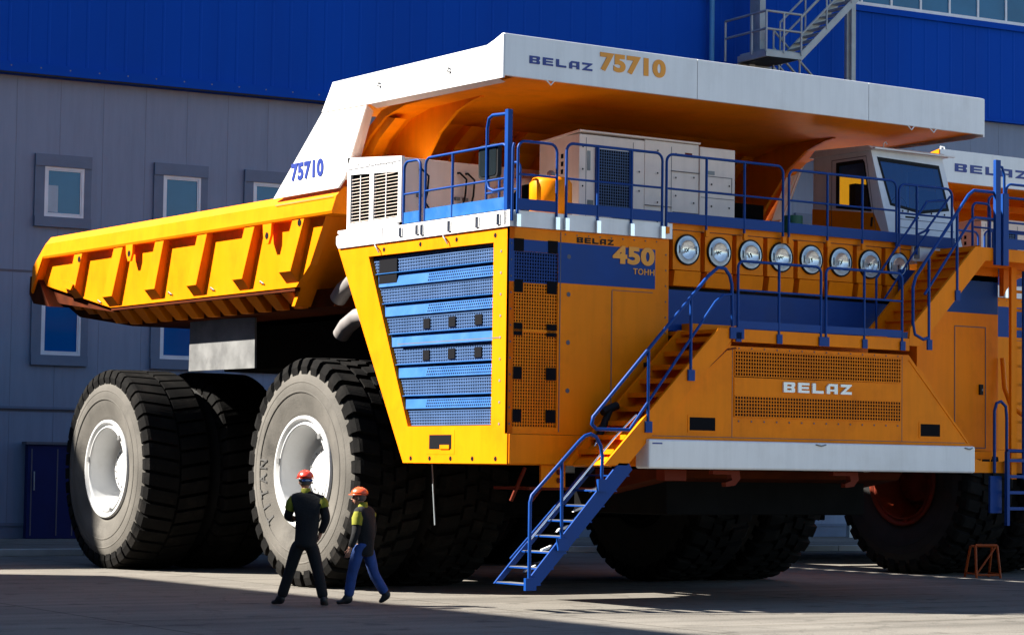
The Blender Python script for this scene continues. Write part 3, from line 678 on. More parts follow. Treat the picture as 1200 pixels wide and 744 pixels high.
m.lathe([(-.01, .03), (-.01, 0)], (2.5, FY, 3.7), 1, 'black', 12, False); m.box(2.44, 2.56, FY-.02, FY, 3.5, 3.56, 'black')
B('panel_fastener', m, block)
logo('maker_lettering', block, 'black', 1.19, 1.86, 5.265, 5.345, FY-.002)
text('450', 'load_number', block, 'num', 'front', 1.84, 2.62, 5.0, 5.27, FY-.008, bold=.05)
text('ТОНН', 'load_unit', block, 'num', 'front', 2.22, 2.62, 4.86, 4.95, FY-.008, bold=.015)
# --- deck
K['deckgrey'] = mat('deck_plate', (.30, .28, .25), .7)
m = MB()
m.prism([(-1.13, 5.62), (-1.13, 5.50), (-1.2, 5.425), (-6.02, 5.425), (-6.02, 5.66), (-1.3, 5.66)], 0, -.03, .05, 'white')
m.box(.05, 2.93, -6.03, -5.95, 5.425, 5.66, 'white'); m.box(.05, 9.8, -5.94, -1.2, 5.58, 5.66, 'deckgrey'); m.box(2.935, 7.9, -5.97, -5.941, 5.585, 5.68, 'yellow')
m.box(7.9, 8.82, -6.0, -5.95, 5.40, 5.68, 'white'); m.box(-.035, -.03, -2.55, -2.52, 5.5, 5.66, 'seam')
B('deck', m, bev=.006)
m = MB(); m.prism([(-1.16, 5.71), (-1.16, 5.66), (-2.95, 5.66), (-2.95, 5.71)], 0, -.02, .02, 'white'); B('deck_step', m)
# --- lamp bank and blue recess
m = MB(); m.box(2.93, 7.95, -5.62, -5.5, 4.05, 5.58, 'blue'); m.box(2.93, 7.95, -5.90, -5.63, 4.06, 4.68, 'blue'); m.box(2.93, 7.9, -5.90, -5.64, 5.585, 5.6, 'yellow'); m.box(2.93, 7.95, -5.72, -5.63, 4.685, 4.73, 'black')
m.box(3.0, 8.3, -5.86, -5.63, 5.50, 5.575, 'yellow')
B('lamp_bulkhead', m)
for i in range(8):
    x = 3.27+i*.621
    m = MB(); m.prism([(-5.95, 4.98), (-5.95, 5.575), (-5.64, 5.575), (-5.64, 4.98)], 0, x-.265, x+.265, 'yellow'); m.prism([(-5.93, 4.74), (-5.97, 4.97), (-5.64, 4.97), (-5.64, 4.74)], 0, x-.24, x+.265, 'yellow')
    hl = B('headlight', m, bev=.008)
    m = MB(); c = (x, -5.95, 5.29); m.lathe([(0, .235), (-.03, .235), (-.035, .222), (-.03, .21)], c, 1, 'black', 40); B('gasket_ring', m, hl)
    m = MB(); m.lathe([(-.028, .211), (-.032, .15), (-.040, .145)], c, 1, 'lens', 40); m.lathe([(-.040, .145), (-.012, .10), (-.004, .04), (-.004, 0)], c, 1, 'reflector', 40)
    rq = random.uniform(0, 3.1); m.tube([(x-.045*math.cos(rq), -5.978, 5.29-.045*math.sin(rq)), (x+.03*math.cos(rq), -5.985, 5.29+.03*math.sin(rq))], .009, 'black', 6); m.tube([(x-.02, -5.975, 5.31), (x+.01, -5.985, 5.26)], .006, 'black', 6); m.tube([(x+.14*math.cos(R(q*12)), -5.985, 5.29+.14*math.sin(R(q*12))) for q in range(31)], .003, 'seam', 4)
    for s_ in (-1, 1): m.tube([(x+s_*.165, -5.99, 5.29+q*.03) for q in (-2, -1, 0, 1, 2)], .006, 'black', 5)
    B('lens', m, hl)
# --- front grille unit
GY = -7.08
m = MB(); m.prism([(1.62, 2.42), (2.45, 3.03), (3.18, 3.79), (6.75, 3.79), (7.15, 3.55), (8.12, 2.42)], 1, GY+.06, -5.99, 'yellow')
body = B('grille_housing', m, bev=.01)
m = MB(); gx0, gx1 = 3.28, 6.60
m.ring([(1.60, 2.415), (8.14, 2.415), (6.78, 3.80), (3.16, 3.80)], [(gx0, 3.34), (gx1, 3.36), (gx1, 3.74), (gx0, 3.74)], 1, GY, GY+.055, 'yellow')
B('nose_plate', m, body)
m = MB(); m.box(gx0-.01, gx1+.01, GY-.012, GY, 3.075, 3.345, 'yellow'); m.box(gx0, gx1, GY-.008, GY-.0, 2.765, 3.076, 'hole')
m.box(gx0-.0, gx1, GY+.03, GY+.056, 3.35, 3.735, 'hole'); B('grille_backing', m, body)
for (za, zb_) in ((3.365, 3.73), (2.77, 3.07)):
    m = MB(); n = 66 if za > 3.2 else 62
    for i in range(n+1): xx = gx0+(gx1-gx0)*i/n; m.box(xx-.008, xx+.008, GY-.016, GY-.009, za, zb_, 'yellow')
    nz = 7 if za > 3.2 else 6
    for i in range(nz+1): zz = za+(zb_-za)*i/nz; m.box(gx0, gx1, GY-.022, GY-.0165, zz-.007, zz+.007, 'yellow')
    B('perforated_grille', m, body)
logo('maker_lettering', body, 'silver', 4.20, 5.56, 3.15, 3.30, GY-.012, .03)
for (a, b) in ((2.44, 2.92), (7.03, 7.45)):
    B('tow_slot', MB().box(a, b, GY-.004, GY, 2.55, 2.74, 'hole').ring([(a-.03, 2.52), (b+.03, 2.52), (b+.03, 2.77), (a-.03, 2.77)], [(a, 2.55), (b, 2.55), (b, 2.74), (a, 2.74)], 1, GY-.008, GY, 'yellow'), body)
m = MB(); m.tube([(1.75, GY-.01, 2.48), (2.5, GY-.01, 3.25), (3.12, GY-.01, 3.74), (3.3, GY-.01, 3.77)], .012, 'hubred', 6); m.tube([(6.78, GY-.004, 3.72), (8.05, GY-.004, 2.46)], .008, 'yellow', 6); B('edge_trim', m, body)
m = MB()
for x in (3.24, 6.64): m.box(x-.004, x+.004, GY-.003, GY, 2.46, 3.78, 'seam')
m.box(1.72, 8.0, GY-.003, GY, 2.455, 2.463, 'seam')
for i in range(14):
    m.lathe([(-.010, .014), (-.010, 0)], (3.36+i*.245, GY, 2.70), 1, 'seam', 8, False); m.lathe([(-.010, .012), (-.010, 0)], (3.36+i*.245, GY, 3.77), 1, 'seam', 8, False)
B('panel_fastener', m, body)
m = MB(); m.box(1.60, 8.09, -7.22, -6.9, 1.99, 2.41, 'white'); bump_ = B('bumper', m, bev=.03)
m = MB(); m.tube([(4.75, -7.225, 2.38), (4.85, -7.24, 2.36), (4.95, -7.225, 2.38)], .01, 'steel', 6); m.tube([(7.85, -7.225, 2.38), (7.95, -7.24, 2.36), (8.02, -7.225, 2.38)], .01, 'steel', 6); m.box(1.66, 1.84, -7.224, -7.22, 2.34, 2.36, 'logo'); B('bumper_hook', m, bump_)
# underside pieces behind the bumper
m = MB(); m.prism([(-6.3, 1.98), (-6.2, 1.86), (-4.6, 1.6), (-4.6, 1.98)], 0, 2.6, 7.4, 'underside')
m.box(2.3, 2.7, -6.7, -6.5, 1.82, 1.98, 'hubred')
for z in (1.8, 1.92): m.lathe([(-.01, .04), (-.01, 0)], (.92, -5.965, z), 1, 'hubred', 12, False)
m.box(.62, 1.05, -5.96, -5.92, 1.70, 2.02, 'yellow'); m.box(.45, 1.6, -5.9, -5.0, 1.66, 1.7, 'hubred'); m.tube([(.45, -5.8, 1.98), (.35, -5.6, 1.5)], .03, 'hubred', 6); m.tube([(1.0, -5.8, 1.98), (.7, -5.6, 1.5)], .03, 'hubred', 6)
cbm = B('crossbeam', m)
for x in (3.0, 5.35): B('tow_hook', MB().prism([(x, 1.98), (x+.5, 1.98), (x+.52, 1.86), (x+.42, 1.76), (x+.25, 1.74), (x+.24, 1.80), (x+.36, 1.84), (x+.34, 1.92), (x, 1.92)], 1, -6.95, -6.85, 'hubred'), cbm)

# right front section with the small door
m = MB(); m.box(8.02, 9.87, -5.98, -3.5, 2.35, 5.15, 'yellow'); m.box(8.02, 9.87, -5.985, -5.975, 5.151, 5.57, 'yellow'); rs = B('door_housing', m, bev=.01)
m = MB(); m.box(7.6, 9.86, -5.985, -5.981, 4.62, 5.25, 'blue'); m.box(9.872, 9.9, -5.9, -5.3, 4.62, 5.25, 'blue'); B('blue_stripe', m, rs)
m = MB(); m.ring([(8.86, 2.40), (9.58, 2.40), (9.58, 4.40), (8.86, 4.40)], [(8.874, 2.414), (9.566, 2.414), (9.566, 4.386), (8.874, 4.386)], 1, -5.988, -5.981, 'seam'); dr = B('door', m, rs)
m = MB(); m.box(9.42, 9.50, -6.01, -5.981, 3.28, 3.45, 'black'); m.lathe([(-.02, .02), (-.02, 0)], (9.46, -6.01, 3.36), 1, 'steel', 10, False); B('handle', m, dr)
m = MB(); m.box(8.12, 10.3, -6.5, -6.2, 2.0, 2.18, 'yellow'); m.box(8.12, 9.4, -6.3, -6.1, 2.22, 2.34, 'yellow'); B('side_step_beam', m)
# --- stairs and platform (near plane y=-7.15, far plane y=-6.2)
NY, PY = -7.15, -6.22
m = MB()
for y in (NY, PY): m.prism([(.86, 2.03), (1.27, 2.03), (3.15, 3.86), (3.2, 4.05), (2.93, 4.05)], 1, y, y+.05, 'yellow')
m.box(3.2, 6.73, NY, NY+.05, 3.86, 4.05, 'yellow'); m.box(3.2, 6.73, PY, PY+.05, 3.86, 4.05, 'yellow'); m.box(2.95, 6.9, NY+.05, -5.92, 3.98, 4.04, 'yellow')
m.box(3.2, 4.2, -6.15, -5.93, 4.045, 4.17, 'yellow')
m.prism([(1.02, 2.0), (3.2, 3.82), (3.2, 3.86), (.98, 2.03)], 1, NY+.05, PY, 'yellow')
plat = B('walkway', m, bev=.006)
n = 9
for i in range(n):
    t = (i+.5)/n; x = 1.0+t*2.0; z = 2.15+t*1.88
    m = MB(); m.box(x-.03, x+.22, NY+.05, PY, z-.03, z, 'yellow'); m.box(x-.03, x-.015, NY+.05, PY, z-.07, z-.031, 'yellow'); B('step', m, plat)
m = MB()
for y in (NY, PY): m.prism([(6.73, 3.94), (6.73, 4.05), (6.75, 4.22), (8.16, 5.57), (8.5, 5.57), (8.5, 5.36), (8.38, 5.36), (6.95, 3.94)], 1, y, y+.05, 'yellow')
for x0, x1 in ((8.5, 10.9),): m.box(x0, x1, NY, NY+.06, 5.37, 5.57, 'yellow'); m.box(x0, x1, PY, PY+.06, 5.37, 5.57, 'yellow')
m.box(8.2, 10.9, NY+.06, PY, 5.50, 5.56, 'yellow'); m.box(8.9, 10.9, PY+.06, -5.6, 5.50, 5.56, 'yellow')
upst = B('upper_stair', m, bev=.006)
n = 8
for i in range(n):
    t = (i+.5)/n; x = 6.85+t*1.35; z = 4.13+t*1.4
    m = MB(); m.box(x-.02, x+.2, NY+.05, PY, z-.03, z, 'yellow'); m.box(x+.18, x+.2, NY+.051, PY-.001, z, z+.16, 'yellow'); B('step', m, upst)
m = MB(); m.prism([(9.875, 4.92), (9.95, 5.04), (10.1, 5.18), (10.35, 5.28), (10.8, 5.32), (10.8, 5.42), (9.875, 5.42)], 1, -6.1, -6.0, 'yellow')
B('bracket_arch', m, upst)
FN = lambda y: (lambda u, z: (u, y, z))
def feet(m, pts, k='chrome'):
    for p in pts: m.box(p[0]-.035, p[0]+.035, p[1]-.02, p[1]+.02, p[2]-.14, p[2]+.03, k)
# left stair handrail
m = MB(); q = [(.72, 2.53), (.64, 2.60), (.66, 2.70), (2.72, 4.80), (2.9, 4.93), (3.03, 4.92), (3.12, 4.82), (3.16, 4.70), (3.18, 4.08)]
m.tube([(a, NY, b) for a, b in [(1.30, 2.53)]+q], .026, 'blue'); m.tube([(a, NY, b) for a, b in [(1.30, 2.53), (2.85, 4.42), (3.0, 4.53), (3.15, 4.55)]], .022, 'blue')
for x, zt_, zb2 in ((1.63, 3.66, 2.66), (2.40, 4.45, 3.42)): m.tube([(x, NY, zt_), (x, NY, zb2)], .024, 'blue'); m.box(x-.06, x+.06, NY-.03, NY-.001, zb2-.16, zb2+.0, 'blue')
m.box(3.12, 3.38, NY-.03, NY-.001, 3.90, 4.07, 'blue')
B('stair_handrail', m)
# platform rails
for (a, b, md) in ((3.28, 4.90, 4.07), (5.0, 6.57, 5.78)):
    o = rail('guard_rail', TR, FN(NY), a, b, 3.95, 5.05, (4.62,), (md,), cr=.10)
    m = MB(); m.box(a, b, NY-.012, NY+.012, 4.06, 4.17, 'blue')
    B('toe_board', m, o); m = MB()
    for x in (a, md, b): m.box(x-.05, x+.05, NY-.03, NY-.0125, 3.86, 4.0, 'blue')
    m.each('post_foot', o)
# upper stair rails
m = MB(); q = [(7.02, 4.05), (6.84, 4.12), (6.80, 4.3), (6.80, 4.85), (6.86, 5.02), (8.0, 6.38), (8.12, 6.46), (8.55, 6.46)]
m.tube([(7.14, NY, 4.08)]+[(a, NY, b) for a, b in q], .026, 'blue'); m.tube([(a, NY, b) for a, b in ((7.05, 4.75), (8.05, 5.98), (8.15, 6.03), (8.55, 6.03))], .022, 'blue')
for x, a, b in ((7.14, 5.32, 4.05), (7.75, 6.08, 4.85)): m.tube([(x, NY, a), (x, NY, b)], .024, 'blue'); m.box(x-.05, x+.05, NY-.03, NY-.001, b-.16, b, 'blue')
m.tube([(a, PY, b) for a, b in ((6.9, 4.2), (6.9, 5.05), (8.0, 6.35), (8.4, 6.4))], .02, 'blue'); m.tube([(a, PY, b) for a, b in ((7.05, 4.7), (8.05, 5.9))], .018, 'blue')
B('stair_handrail', m)
m = MB(); m.box(8.55, 8.66, NY-.06, NY-.001, 5.30, 6.98, 'blue'); m.box(8.72, 8.84, NY-.06, NY-.001, 5.30, 6.45, 'blue'); m.tube([(8.62, NY, 6.9), (8.75, NY, 6.88), (8.80, NY, 6.75), (8.80, NY, 6.4)], .022, 'blue'); B('rail_post', m)
rail('guard_rail', TR, FN(NY), 8.84, 9.62, 5.4, 6.62, (6.0,), (), cr=.12)
m = MB(); m.box(8.84, 10.9, NY-.012, NY+.012, 5.58, 5.74, 'blue'); B('toe_board', m); rail('guard_rail', TR, FN(PY), 9.4, 10.9, 5.5, 6.55, (6.0,), (), cr=.1)
rail('guard_rail', TR, FN(-6.3), 8.95, 9.35, 5.55, 6.4, (6.0,), (), cr=.1); rail('guard_rail', TR, FN(NY), 9.66, 10.9, 5.4, 6.62, (6.0,), (), cr=.12)
# lower swing ladder
m = MB()
lad = B('boarding_ladder', MB().prism([(-.42, .36), (-.24, .36), (1.36, 1.97), (1.30, 2.06), (1.12, 2.06), (-.42, .44)], 1, NY, NY+.03, 'blue').prism([(-.42, .36), (-.32, .36), (1.30, 1.97), (1.30, 2.06), (1.22, 2.06)], 1, -6.33, -6.30, 'blue'), bev=.004)
for i in range(8):
    t = i/7.5; x = -.38+t*1.62; z = .38+t*1.62
    m = MB(); m.box(x-.02, x+.20, NY+.03, -6.33, z-.02, z, 'blue')
    for j in range(9): m.box(x-.01+j*.022, x+.0+j*.022, NY+.05, -6.35, z+.001, z+.006, 'steel')
    B('ladder_step', m, lad)
m = MB()
m.tube([(-.40, NY, .40), (-.40, NY, 1.5), (-.37, NY, 1.60), (.42, NY, 2.35), (.52, NY, 2.43), (.62, NY, 2.46), (.72, NY, 2.42), (.80, NY, 2.30), (.83, NY, 2.15), (.82, NY, 1.80)], .026, 'blue'); m.tube([(.13, NY, 2.06), (.14, NY, .98)], .024, 'blue')
m.tube([(-.36, NY+.1, .95), (1.1, NY+.1, 2.4), (1.5, NY+.1, 2.75)], .016, 'chrome', 6); m.tube([(-.2, -6.4, .7), (1.2, -6.4, 2.05)], .018, 'blue', 6)
for x, z in ((-.40, .42), (.14, .96), (.82, 1.78)): m.box(x-.09, x+.09, NY-.05, NY-.001, z-.12, z+.05, 'blue')
B('handrail', m, lad)
m = MB()
for i in range(5): 
    x = -.1+i*.28; m.prism([(x, x+.62), (x+.14, x+.66), (x+.20, x+.72), (x+.03, x+.66)], 1, -6.6, -6.56, 'white')
B('hinge_clip', m, lad)
m = MB(); m.tube([(1.10, -6.3, 1.82), (1.40, -6.3, 2.45)], .022, 'chrome', 10); m.tube([(1.38, -6.3, 2.40), (1.60, -6.3, 2.86)], .055, 'black', 12); m.tube([(1.45, -6.3, 2.80), (1.72, -6.3, 2.90)], .06, 'black', 10); B('ladder_strut', m)
# right hand ladders
lr = B('side_ladder', MB().box(9.58, 9.70, -6.56, -6.5, 1.9, 5.36, 'yellow').box(10.10, 10.22, -6.56, -6.5, 1.9, 5.36, 'yellow'))
for i in range(11):
    z = 2.2+i*.305; B('rung', MB().box(9.70, 10.10, -6.55, -6.51, z, z+.045, 'yellow'), lr)
m = MB(); m.tube([(9.80, -6.62, 1.9), (9.80, -6.62, 5.3)], .03, 'blue'); m.tube([(9.90, -6.05, 3.9), (9.90, -6.1, 3.4), (9.95, -6.2, 3.1), (10.1, -6.3, 2.97), (10.5, -6.35, 2.95)], .04, 'yellow'); B('hand_hoop', m, lr)
bl = B('blue_ladder', MB().box(9.38, 9.44, -6.66, -6.6, 1.15, 2.35, 'blue').box(9.86, 9.92, -6.66, -6.6, 1.3, 2.35, 'blue').box(9.16, 9.42, -6.5, -6.46, 1.35, 1.95, 'blue'))
for i in range(4): B('rung', MB().box(9.44, 9.86, -6.65, -6.61, 1.4+i*.26, 1.45+i*.26, 'blue'), bl)
m = MB(); m.tube([(9.20, -6.55, 2.0), (9.20, -6.55, 3.0), (9.25, -6.55, 3.13), (9.35, -6.55, 3.16), (9.46, -6.55, 3.08), (9.48, -6.55, 2.9), (9.48, -6.55, 1.9)], .026, 'blue'); m.tube([(9.86, -6.6, 2.36), (9.44, -6.6, 2.36)], .03, 'blue'); B('handrail', m, bl)
# --- deck guard rails
Sd = lambda u, z: (0.01, u, z)
o = rail('guard_rail', TR, Sd, -3.09, -3.56, 5.5, 6.63, (6.13,)); B('toe_board', MB().box(0, .02, -3.56, -3.09, 5.68, 5.85, 'slat'), o); MB().box(-.05, -.031, -3.13, -3.05, 5.48, 5.62, 'chrome').box(-.05, -.031, -3.60, -3.52, 5.48, 5.62, 'chrome').each('clamp', o)
o = rail('guard_rail', TR, Sd, -3.70, -5.88, 5.5, 6.63, (6.13,), (-4.45,)); B('toe_board', MB().box(0, .02, -5.88, -3.70, 5.68, 5.86, 'slat'), o)
m = MB()
for y in (-3.70, -4.45, -5.2, -5.75): m.box(-.05, -.031, y-.04, y+.04, 5.46, 5.62, 'chrome')
m.each('clamp', o)
for (x, y0, y1, zt_) in ((.75, -4.25, -4.60, 6.5), (.75, -4.75, -5.15, 6.5)):
    rail('inner_hoop', TR, (lambda xx: (lambda u, z: (xx, u, z)))(x), y0, y1, 5.66, zt_, (6.1,))
m = MB(); m.box(-.03, .05, -5.95, -5.87, 5.45, 7.12, 'blue'); m.tube([(.01, -5.9, 7.06), (.01, -5.50, 7.08), (.01, -5.40, 7.04), (.01, -5.36, 6.9), (.01, -5.36, 6.15), (.01, -5.42, 6.02), (.01, -5.55, 5.97), (.01, -5.9, 5.98)], .026, 'blue'); mp_ = B('mirror_arm', m)
m = MB(); rr = .07; pl = [(-5.16+c[0], c[1]) for c in []]
def rrect(cx, cz, w_, h_, r): 
    out = []
    for (sx, sz, a) in ((1, 1, 0), (-1, 1, 90), (-1, -1, 180), (1, -1, 270)):
        out += [(cx+sx*(w_/2-r)+r*math.cos(R(a+t)), cz+sz*(h_/2-r)+r*math.sin(R(a+t))) for t in (0, 30, 60, 90)]
    return out
m.prism(rrect(-5.36, 6.42, .50, .50, .07), 0, .03, .10, 'black'); m.prism(rrect(-5.36, 6.42, .43, .43, .06), 0, .022, .03, 'mirror'); B('mirror', m)
FD = -6.04
m = MB()
decks = [(.09, .78, 6.66, ()), (.95, 2.72, 6.70, (1.52, 2.14)), (2.80, 5.10, 6.70, (3.57, 4.32)), (5.22, 7.50, 6.66, (6.02, 6.76))]
for (a, b, z, ps) in decks:
    o = rail('guard_rail', TR, FN(FD), a, b, 5.5, z, (6.18,), ps)
    B('toe_board', MB().box(a, b, FD-.01, FD+.01, 5.67, 5.83, 'blue'), o)
    m = MB()
    for x in (a, b)+tuple(ps): m.box(x-.035, x+.035, FD-.045, FD-.0, 5.42 if b < 3 else 5.50, 5.60, 'chrome' if b < 3 else 'yellow')
    m.each('clamp', o)
m = MB(); m.tube([(-.0, FD, 5.5), (-.0, FD, 6.55), (.02, FD, 6.62)], .02, 'blue'); B('rail_post', m)
o = rail('guard_rail', TR, FN(FD), 7.56, 8.74, 5.5, 6.62, (6.15,), (7.95,)); m = MB(); m.box(7.5, 8.80, FD-.012, FD+.012, 5.64, 5.82, 'blue'); m.tube([(8.70, FD, 6.5), (8.15, FD, 5.9), (7.95, FD, 5.82)], .02, 'blue'); B('toe_board', m, o)
m = MB(); 
for x in (7.98, 8.66): m.box(x-.05, x+.05, -6.03, -6.0, 5.44, 5.62, 'steel')
m.each('clamp', o)
# --- equipment on the deck
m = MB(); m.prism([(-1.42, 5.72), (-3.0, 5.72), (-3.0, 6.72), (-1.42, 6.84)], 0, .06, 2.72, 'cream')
bx = B('cooler_cabinet', m, bev=.008)
m = MB(); m.ring([(-1.40, 5.72), (-3.02, 5.72), (-3.02, 6.735), (-1.40, 6.86)], [(-1.50, 5.80), (-2.93, 5.80), (-2.93, 6.50), (-1.50, 6.58)], 0, .0, .055, 'white')
m.box(0, .055, -2.20, -2.08, 5.79, 6.55, 'white'); m.box(.05, .058, -2.94, -1.5, 5.79, 6.6, 'hole')
for i in range(9): m.box(-.006, 0, -1.55-i*.17, -1.575-i*.17, 6.72-.013*i, 6.745-.013*i, 'steel')
m.box(-.006, 0, -3.0, -1.42, 6.66, 6.67, 'seam')
lv = B('louver_frame', m, bx)
for (a, b) in ((-1.52, -2.07), (-2.21, -2.92)):
    m = MB()
    for i in range(14):
        z = 5.82+i*.052; m.add([(.016, a, z), (.016, b, z), (.05, b, z+.02), (.05, a, z+.02)], [(0, 1, 2, 3)], 'dark'); m.box(.012, .016, b, a, z-.004, z+.004, 'cream')  # slats coloured dark so the gaps look shaded
    m.box(.004, .010, (a+b)/2-.008, (a+b)/2+.008, 5.80, 6.54, 'white')
    B('louver', m, bx)
m = MB()
for x in (.35, 1.05, 1.2):
    m.tube([(x, -3.0, 6.55), (x, -3.06, 6.55), (x+.1, -3.1, 6.45), (x+.08, -3.1, 6.2), (x+.05, -3.08, 6.05), (x+.18, -3.08, 5.88), (x+.42, -3.05, 5.75)], .018, 'black', 6)
    m.box(x-.06, x+.02, -3.05, -3.0, 6.12, 6.17, 'steel')
B('hose', m, bx)
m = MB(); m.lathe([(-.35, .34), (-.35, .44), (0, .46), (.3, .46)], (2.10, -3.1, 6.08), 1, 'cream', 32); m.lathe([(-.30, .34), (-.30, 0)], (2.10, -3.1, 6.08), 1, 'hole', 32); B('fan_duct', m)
tk = B('fluid_tank', MB().lathe([(0, 0), (0, .32), (.52, .32), (.60, .27), (.63, .12), (.63, 0)], (1.27, -5.2, 5.68), 2, 'yellow', 32)); B('cap', MB().lathe([(0, .06), (.06, .06), (.09, .03), (.09, 0)], (1.27, -5.2, 6.31), 2, 'steel', 12), tk)
CY = -4.95
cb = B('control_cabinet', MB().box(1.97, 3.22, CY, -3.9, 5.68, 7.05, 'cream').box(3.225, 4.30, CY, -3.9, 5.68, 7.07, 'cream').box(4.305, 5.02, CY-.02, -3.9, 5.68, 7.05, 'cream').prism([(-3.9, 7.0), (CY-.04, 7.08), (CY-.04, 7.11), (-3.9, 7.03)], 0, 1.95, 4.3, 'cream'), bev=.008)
m = MB(); m.box(2.34, 2.92, CY-.012, CY, 5.72, 6.84, 'hole')
for i in range(14): m.box(2.34+i*.0445-.004, 2.34+i*.0445+.004, CY-.018, CY-.013, 5.72, 6.84, 'mesh')
for i in range(26): m.box(2.34, 2.92, CY-.022, CY-.0185, 5.72+i*.0448-.004, 5.72+i*.0448+.004, 'mesh')
for x in (2.30, 2.94): m.box(x-.03, x+.03, CY-.03, CY, 5.7, 6.86, 'blue')
B('vent_mesh', m, cb)
m = MB()
for x in (2.1, 3.0, 3.75): m.box(x-.004, x+.004, CY-.003, CY, 5.7, 7.0, 'seam')
for (a, b, z) in ((3.75, 4.3, 6.62), (3.23, 3.75, 6.05), (4.33, 5.0, 6.25), (3.78, 4.28, 5.98)): m.box(a, b, CY-.026, CY-.0, z, z+.008, 'seam')
m.each('panel_seam', cb); m = MB()
for i in range(34):
    x = 2.02+(i % 9)*.36; z = 5.82+(i//9)*.36+random.uniform(-.08, .08); 
    if 2.25 < x < 3.0: continue
    m.lathe([(-.028, .016), (-.028, 0)], (x, CY, z), 1, 'black', 8, False)
m.build('panel_fastener', cb); m = MB()
m.box(4.02, 4.16, CY-.005, CY, 6.86, 6.93, 'hubred'); m.box(2.12, 2.18, CY-.005, CY, 6.5, 6.8, 'steel'); m.box(2.13, 2.24, CY-.005, CY, 5.95, 6.05, 'steel'); m.box(4.45, 4.6, CY-.026, CY, 6.62, 6.68, 'steel')
m.ring([(4.42, 6.35), (4.96, 6.35), (4.96, 6.6), (4.42, 6.6)], [(4.43, 6.36), (4.95, 6.36), (4.95, 6.59), (4.43, 6.59)], 1, CY-.026, CY-.02, 'seam')
m.each('name_plate', cb); m = MB()
for j in range(4):
    for i in range(2): m.box(1.965, 1.97, -4.35-i*.13, -4.41-i*.13, 6.35+j*.12, 6.42+j*.12, 'hole')
B('vent_hole', m, cb)
m = MB(); m.tube([(5.9, -3.2, 5.7), (5.9, -3.2, 6.4)], .35, 'dark', 20); m.box(5.3, 7.3, -3.0, -1.6, 5.66, 6.5, 'dark'); m.tube([(6.3, -4.9, 5.66), (6.3, -4.9, 6.1)], .16, 'green', 16)
m.lathe([(-.2, .36), (-.2, .42), (.2, .42)], (5.5, -3.5, 6.3), 1, 'yellow', 24); m.lathe([(-.1, .36), (-.1, 0)], (5.5, -3.5, 6.3), 1, 'hole', 24)
m.each('engine_unit', TR)
# --- exhaust stubs under the block
K['pipegrey'] = mat('grey_exhaust_paint', (.22, .20, .19), .55, var=.15, dirt=(.10, .08, .07), dscale=4, damt=.6)
for (y, z) in ((0, 4.96), (-.12, 4.36)):
    m = MB(); pts = [(.72, y-1.6, z+.06), (.72, y-.85, z+.06), (.72, y-.45, z+.03), (.72, y-.12, z-.10), (.72, y+.06, z-.24)]
    m.tube(pts, [.13, .135, .145, .145, .14], 'pipegrey', 24, False); m.tube([(a, b+.01, c) for a, b, c in pts], [.11, .115, .125, .125, .12], 'hole', 24); m.lathe([(-.02, .13), (-.02, .20), (.02, .20), (.02, .13)], (.72, y-.82, z+.06), 1, 'pipegrey', 24)
    B('exhaust_pipe', m)
# --- cab
X0, X1 = 7.70, 9.32
def cabq(pts, th_, k, m): m.quadslab(pts, th_, k)
m = MB()
yb0, yt0, ybk = -5.72, -5.22, -3.80
ZB, ZW, ZM, ZT = 5.68, 6.42, 7.10, 7.28
def yf(z): return yb0+(yt0-yb0)*(z-ZB)/(ZT-ZB)
# shell with window openings
def sidewall(x, t):
    m.ring([(yf(ZB)+.03, ZB), (ybk, ZB), (ybk-.02, ZT-.02), (yf(ZT)+.03, ZT-.02)], [(-5.22, 6.28), (-4.42, 6.40), (-4.42, 7.10), (-5.06, 7.10)], 0, x, x+t, 'white')
sidewall(X0, .05); sidewall(X1-.05, .05)
m.ring([(X0+.05, ZB), (X1-.05, ZB), (X1-.05, ZT-.02), (X0+.05, ZT-.02)], [(X0+.3, 6.2), (X1-.3, 6.2), (X1-.3, 7.0), (X0+.3, 7.0)], 1, ybk-.05, ybk, 'white')
m.box(X0+.05, X1-.05, -5.6, ybk-.05, ZB, ZB+.05, 'seat')
cab = B('cab', m, bev=.006)
m = MB(); m.prism([(yf(ZT)-.10, ZT-.02), (ybk+.05, ZT-.02), (ybk-.1, ZT+.10), (yf(ZT)+.02, ZT+.06)], 0, X0-.04, X1+.06, 'white'); m.box(X0-.05, X1+.16, yf(ZT)-.16, yf(ZT)-.101, ZT-.01, ZT+.015, 'white')
m.tube([(8.1, -5.1, ZT+.06), (8.1, -5.1, ZT+.14), (8.15, -5.1, ZT+.17), (8.18, -5.1, ZT+.13)], .012, 'white', 6); B('roof', m, cab, .008)
# front skin: sloping, with windshield opening
def fpt(x, z, o=0): return (x, yf(z)+o, z)
m = MB()
outer = [fpt(X0, ZB), fpt(X1, ZB), fpt(X1, ZT-.02), fpt(X0, ZT-.02)]
inner = [fpt(X0+.16, 6.34), fpt(X1-.12, 6.34), fpt(X1-.12, 7.12), fpt(X0+.10, 7.16)]
mid = (fpt((X0+X1)/2, ZB), fpt((X0+X1)/2, 6.24))
o6 = [outer[0], mid[0], outer[1], outer[2], outer[3]]; i6 = [inner[0], mid[1], inner[1], inner[2], inner[3]]
vs = o6+i6+[(a, b+.03, c) for a, b, c in o6+i6]; fs = []
for i in range(5):
    j = (i+1) % 5; fs += [(i, j, 5+j, 5+i), (10+i, 15+i, 15+j, 10+j), (i, 10+i, 10+j, j), (5+i, 5+j, 15+j, 15+i)]
m.add(vs, fs, 'white'); 
for z in (5.83, 5.98, 6.12): m.box(X0+.28, X1-.12, yf(z)-.004, yf(z)+.003, z-.005, z+.005, 'seam')
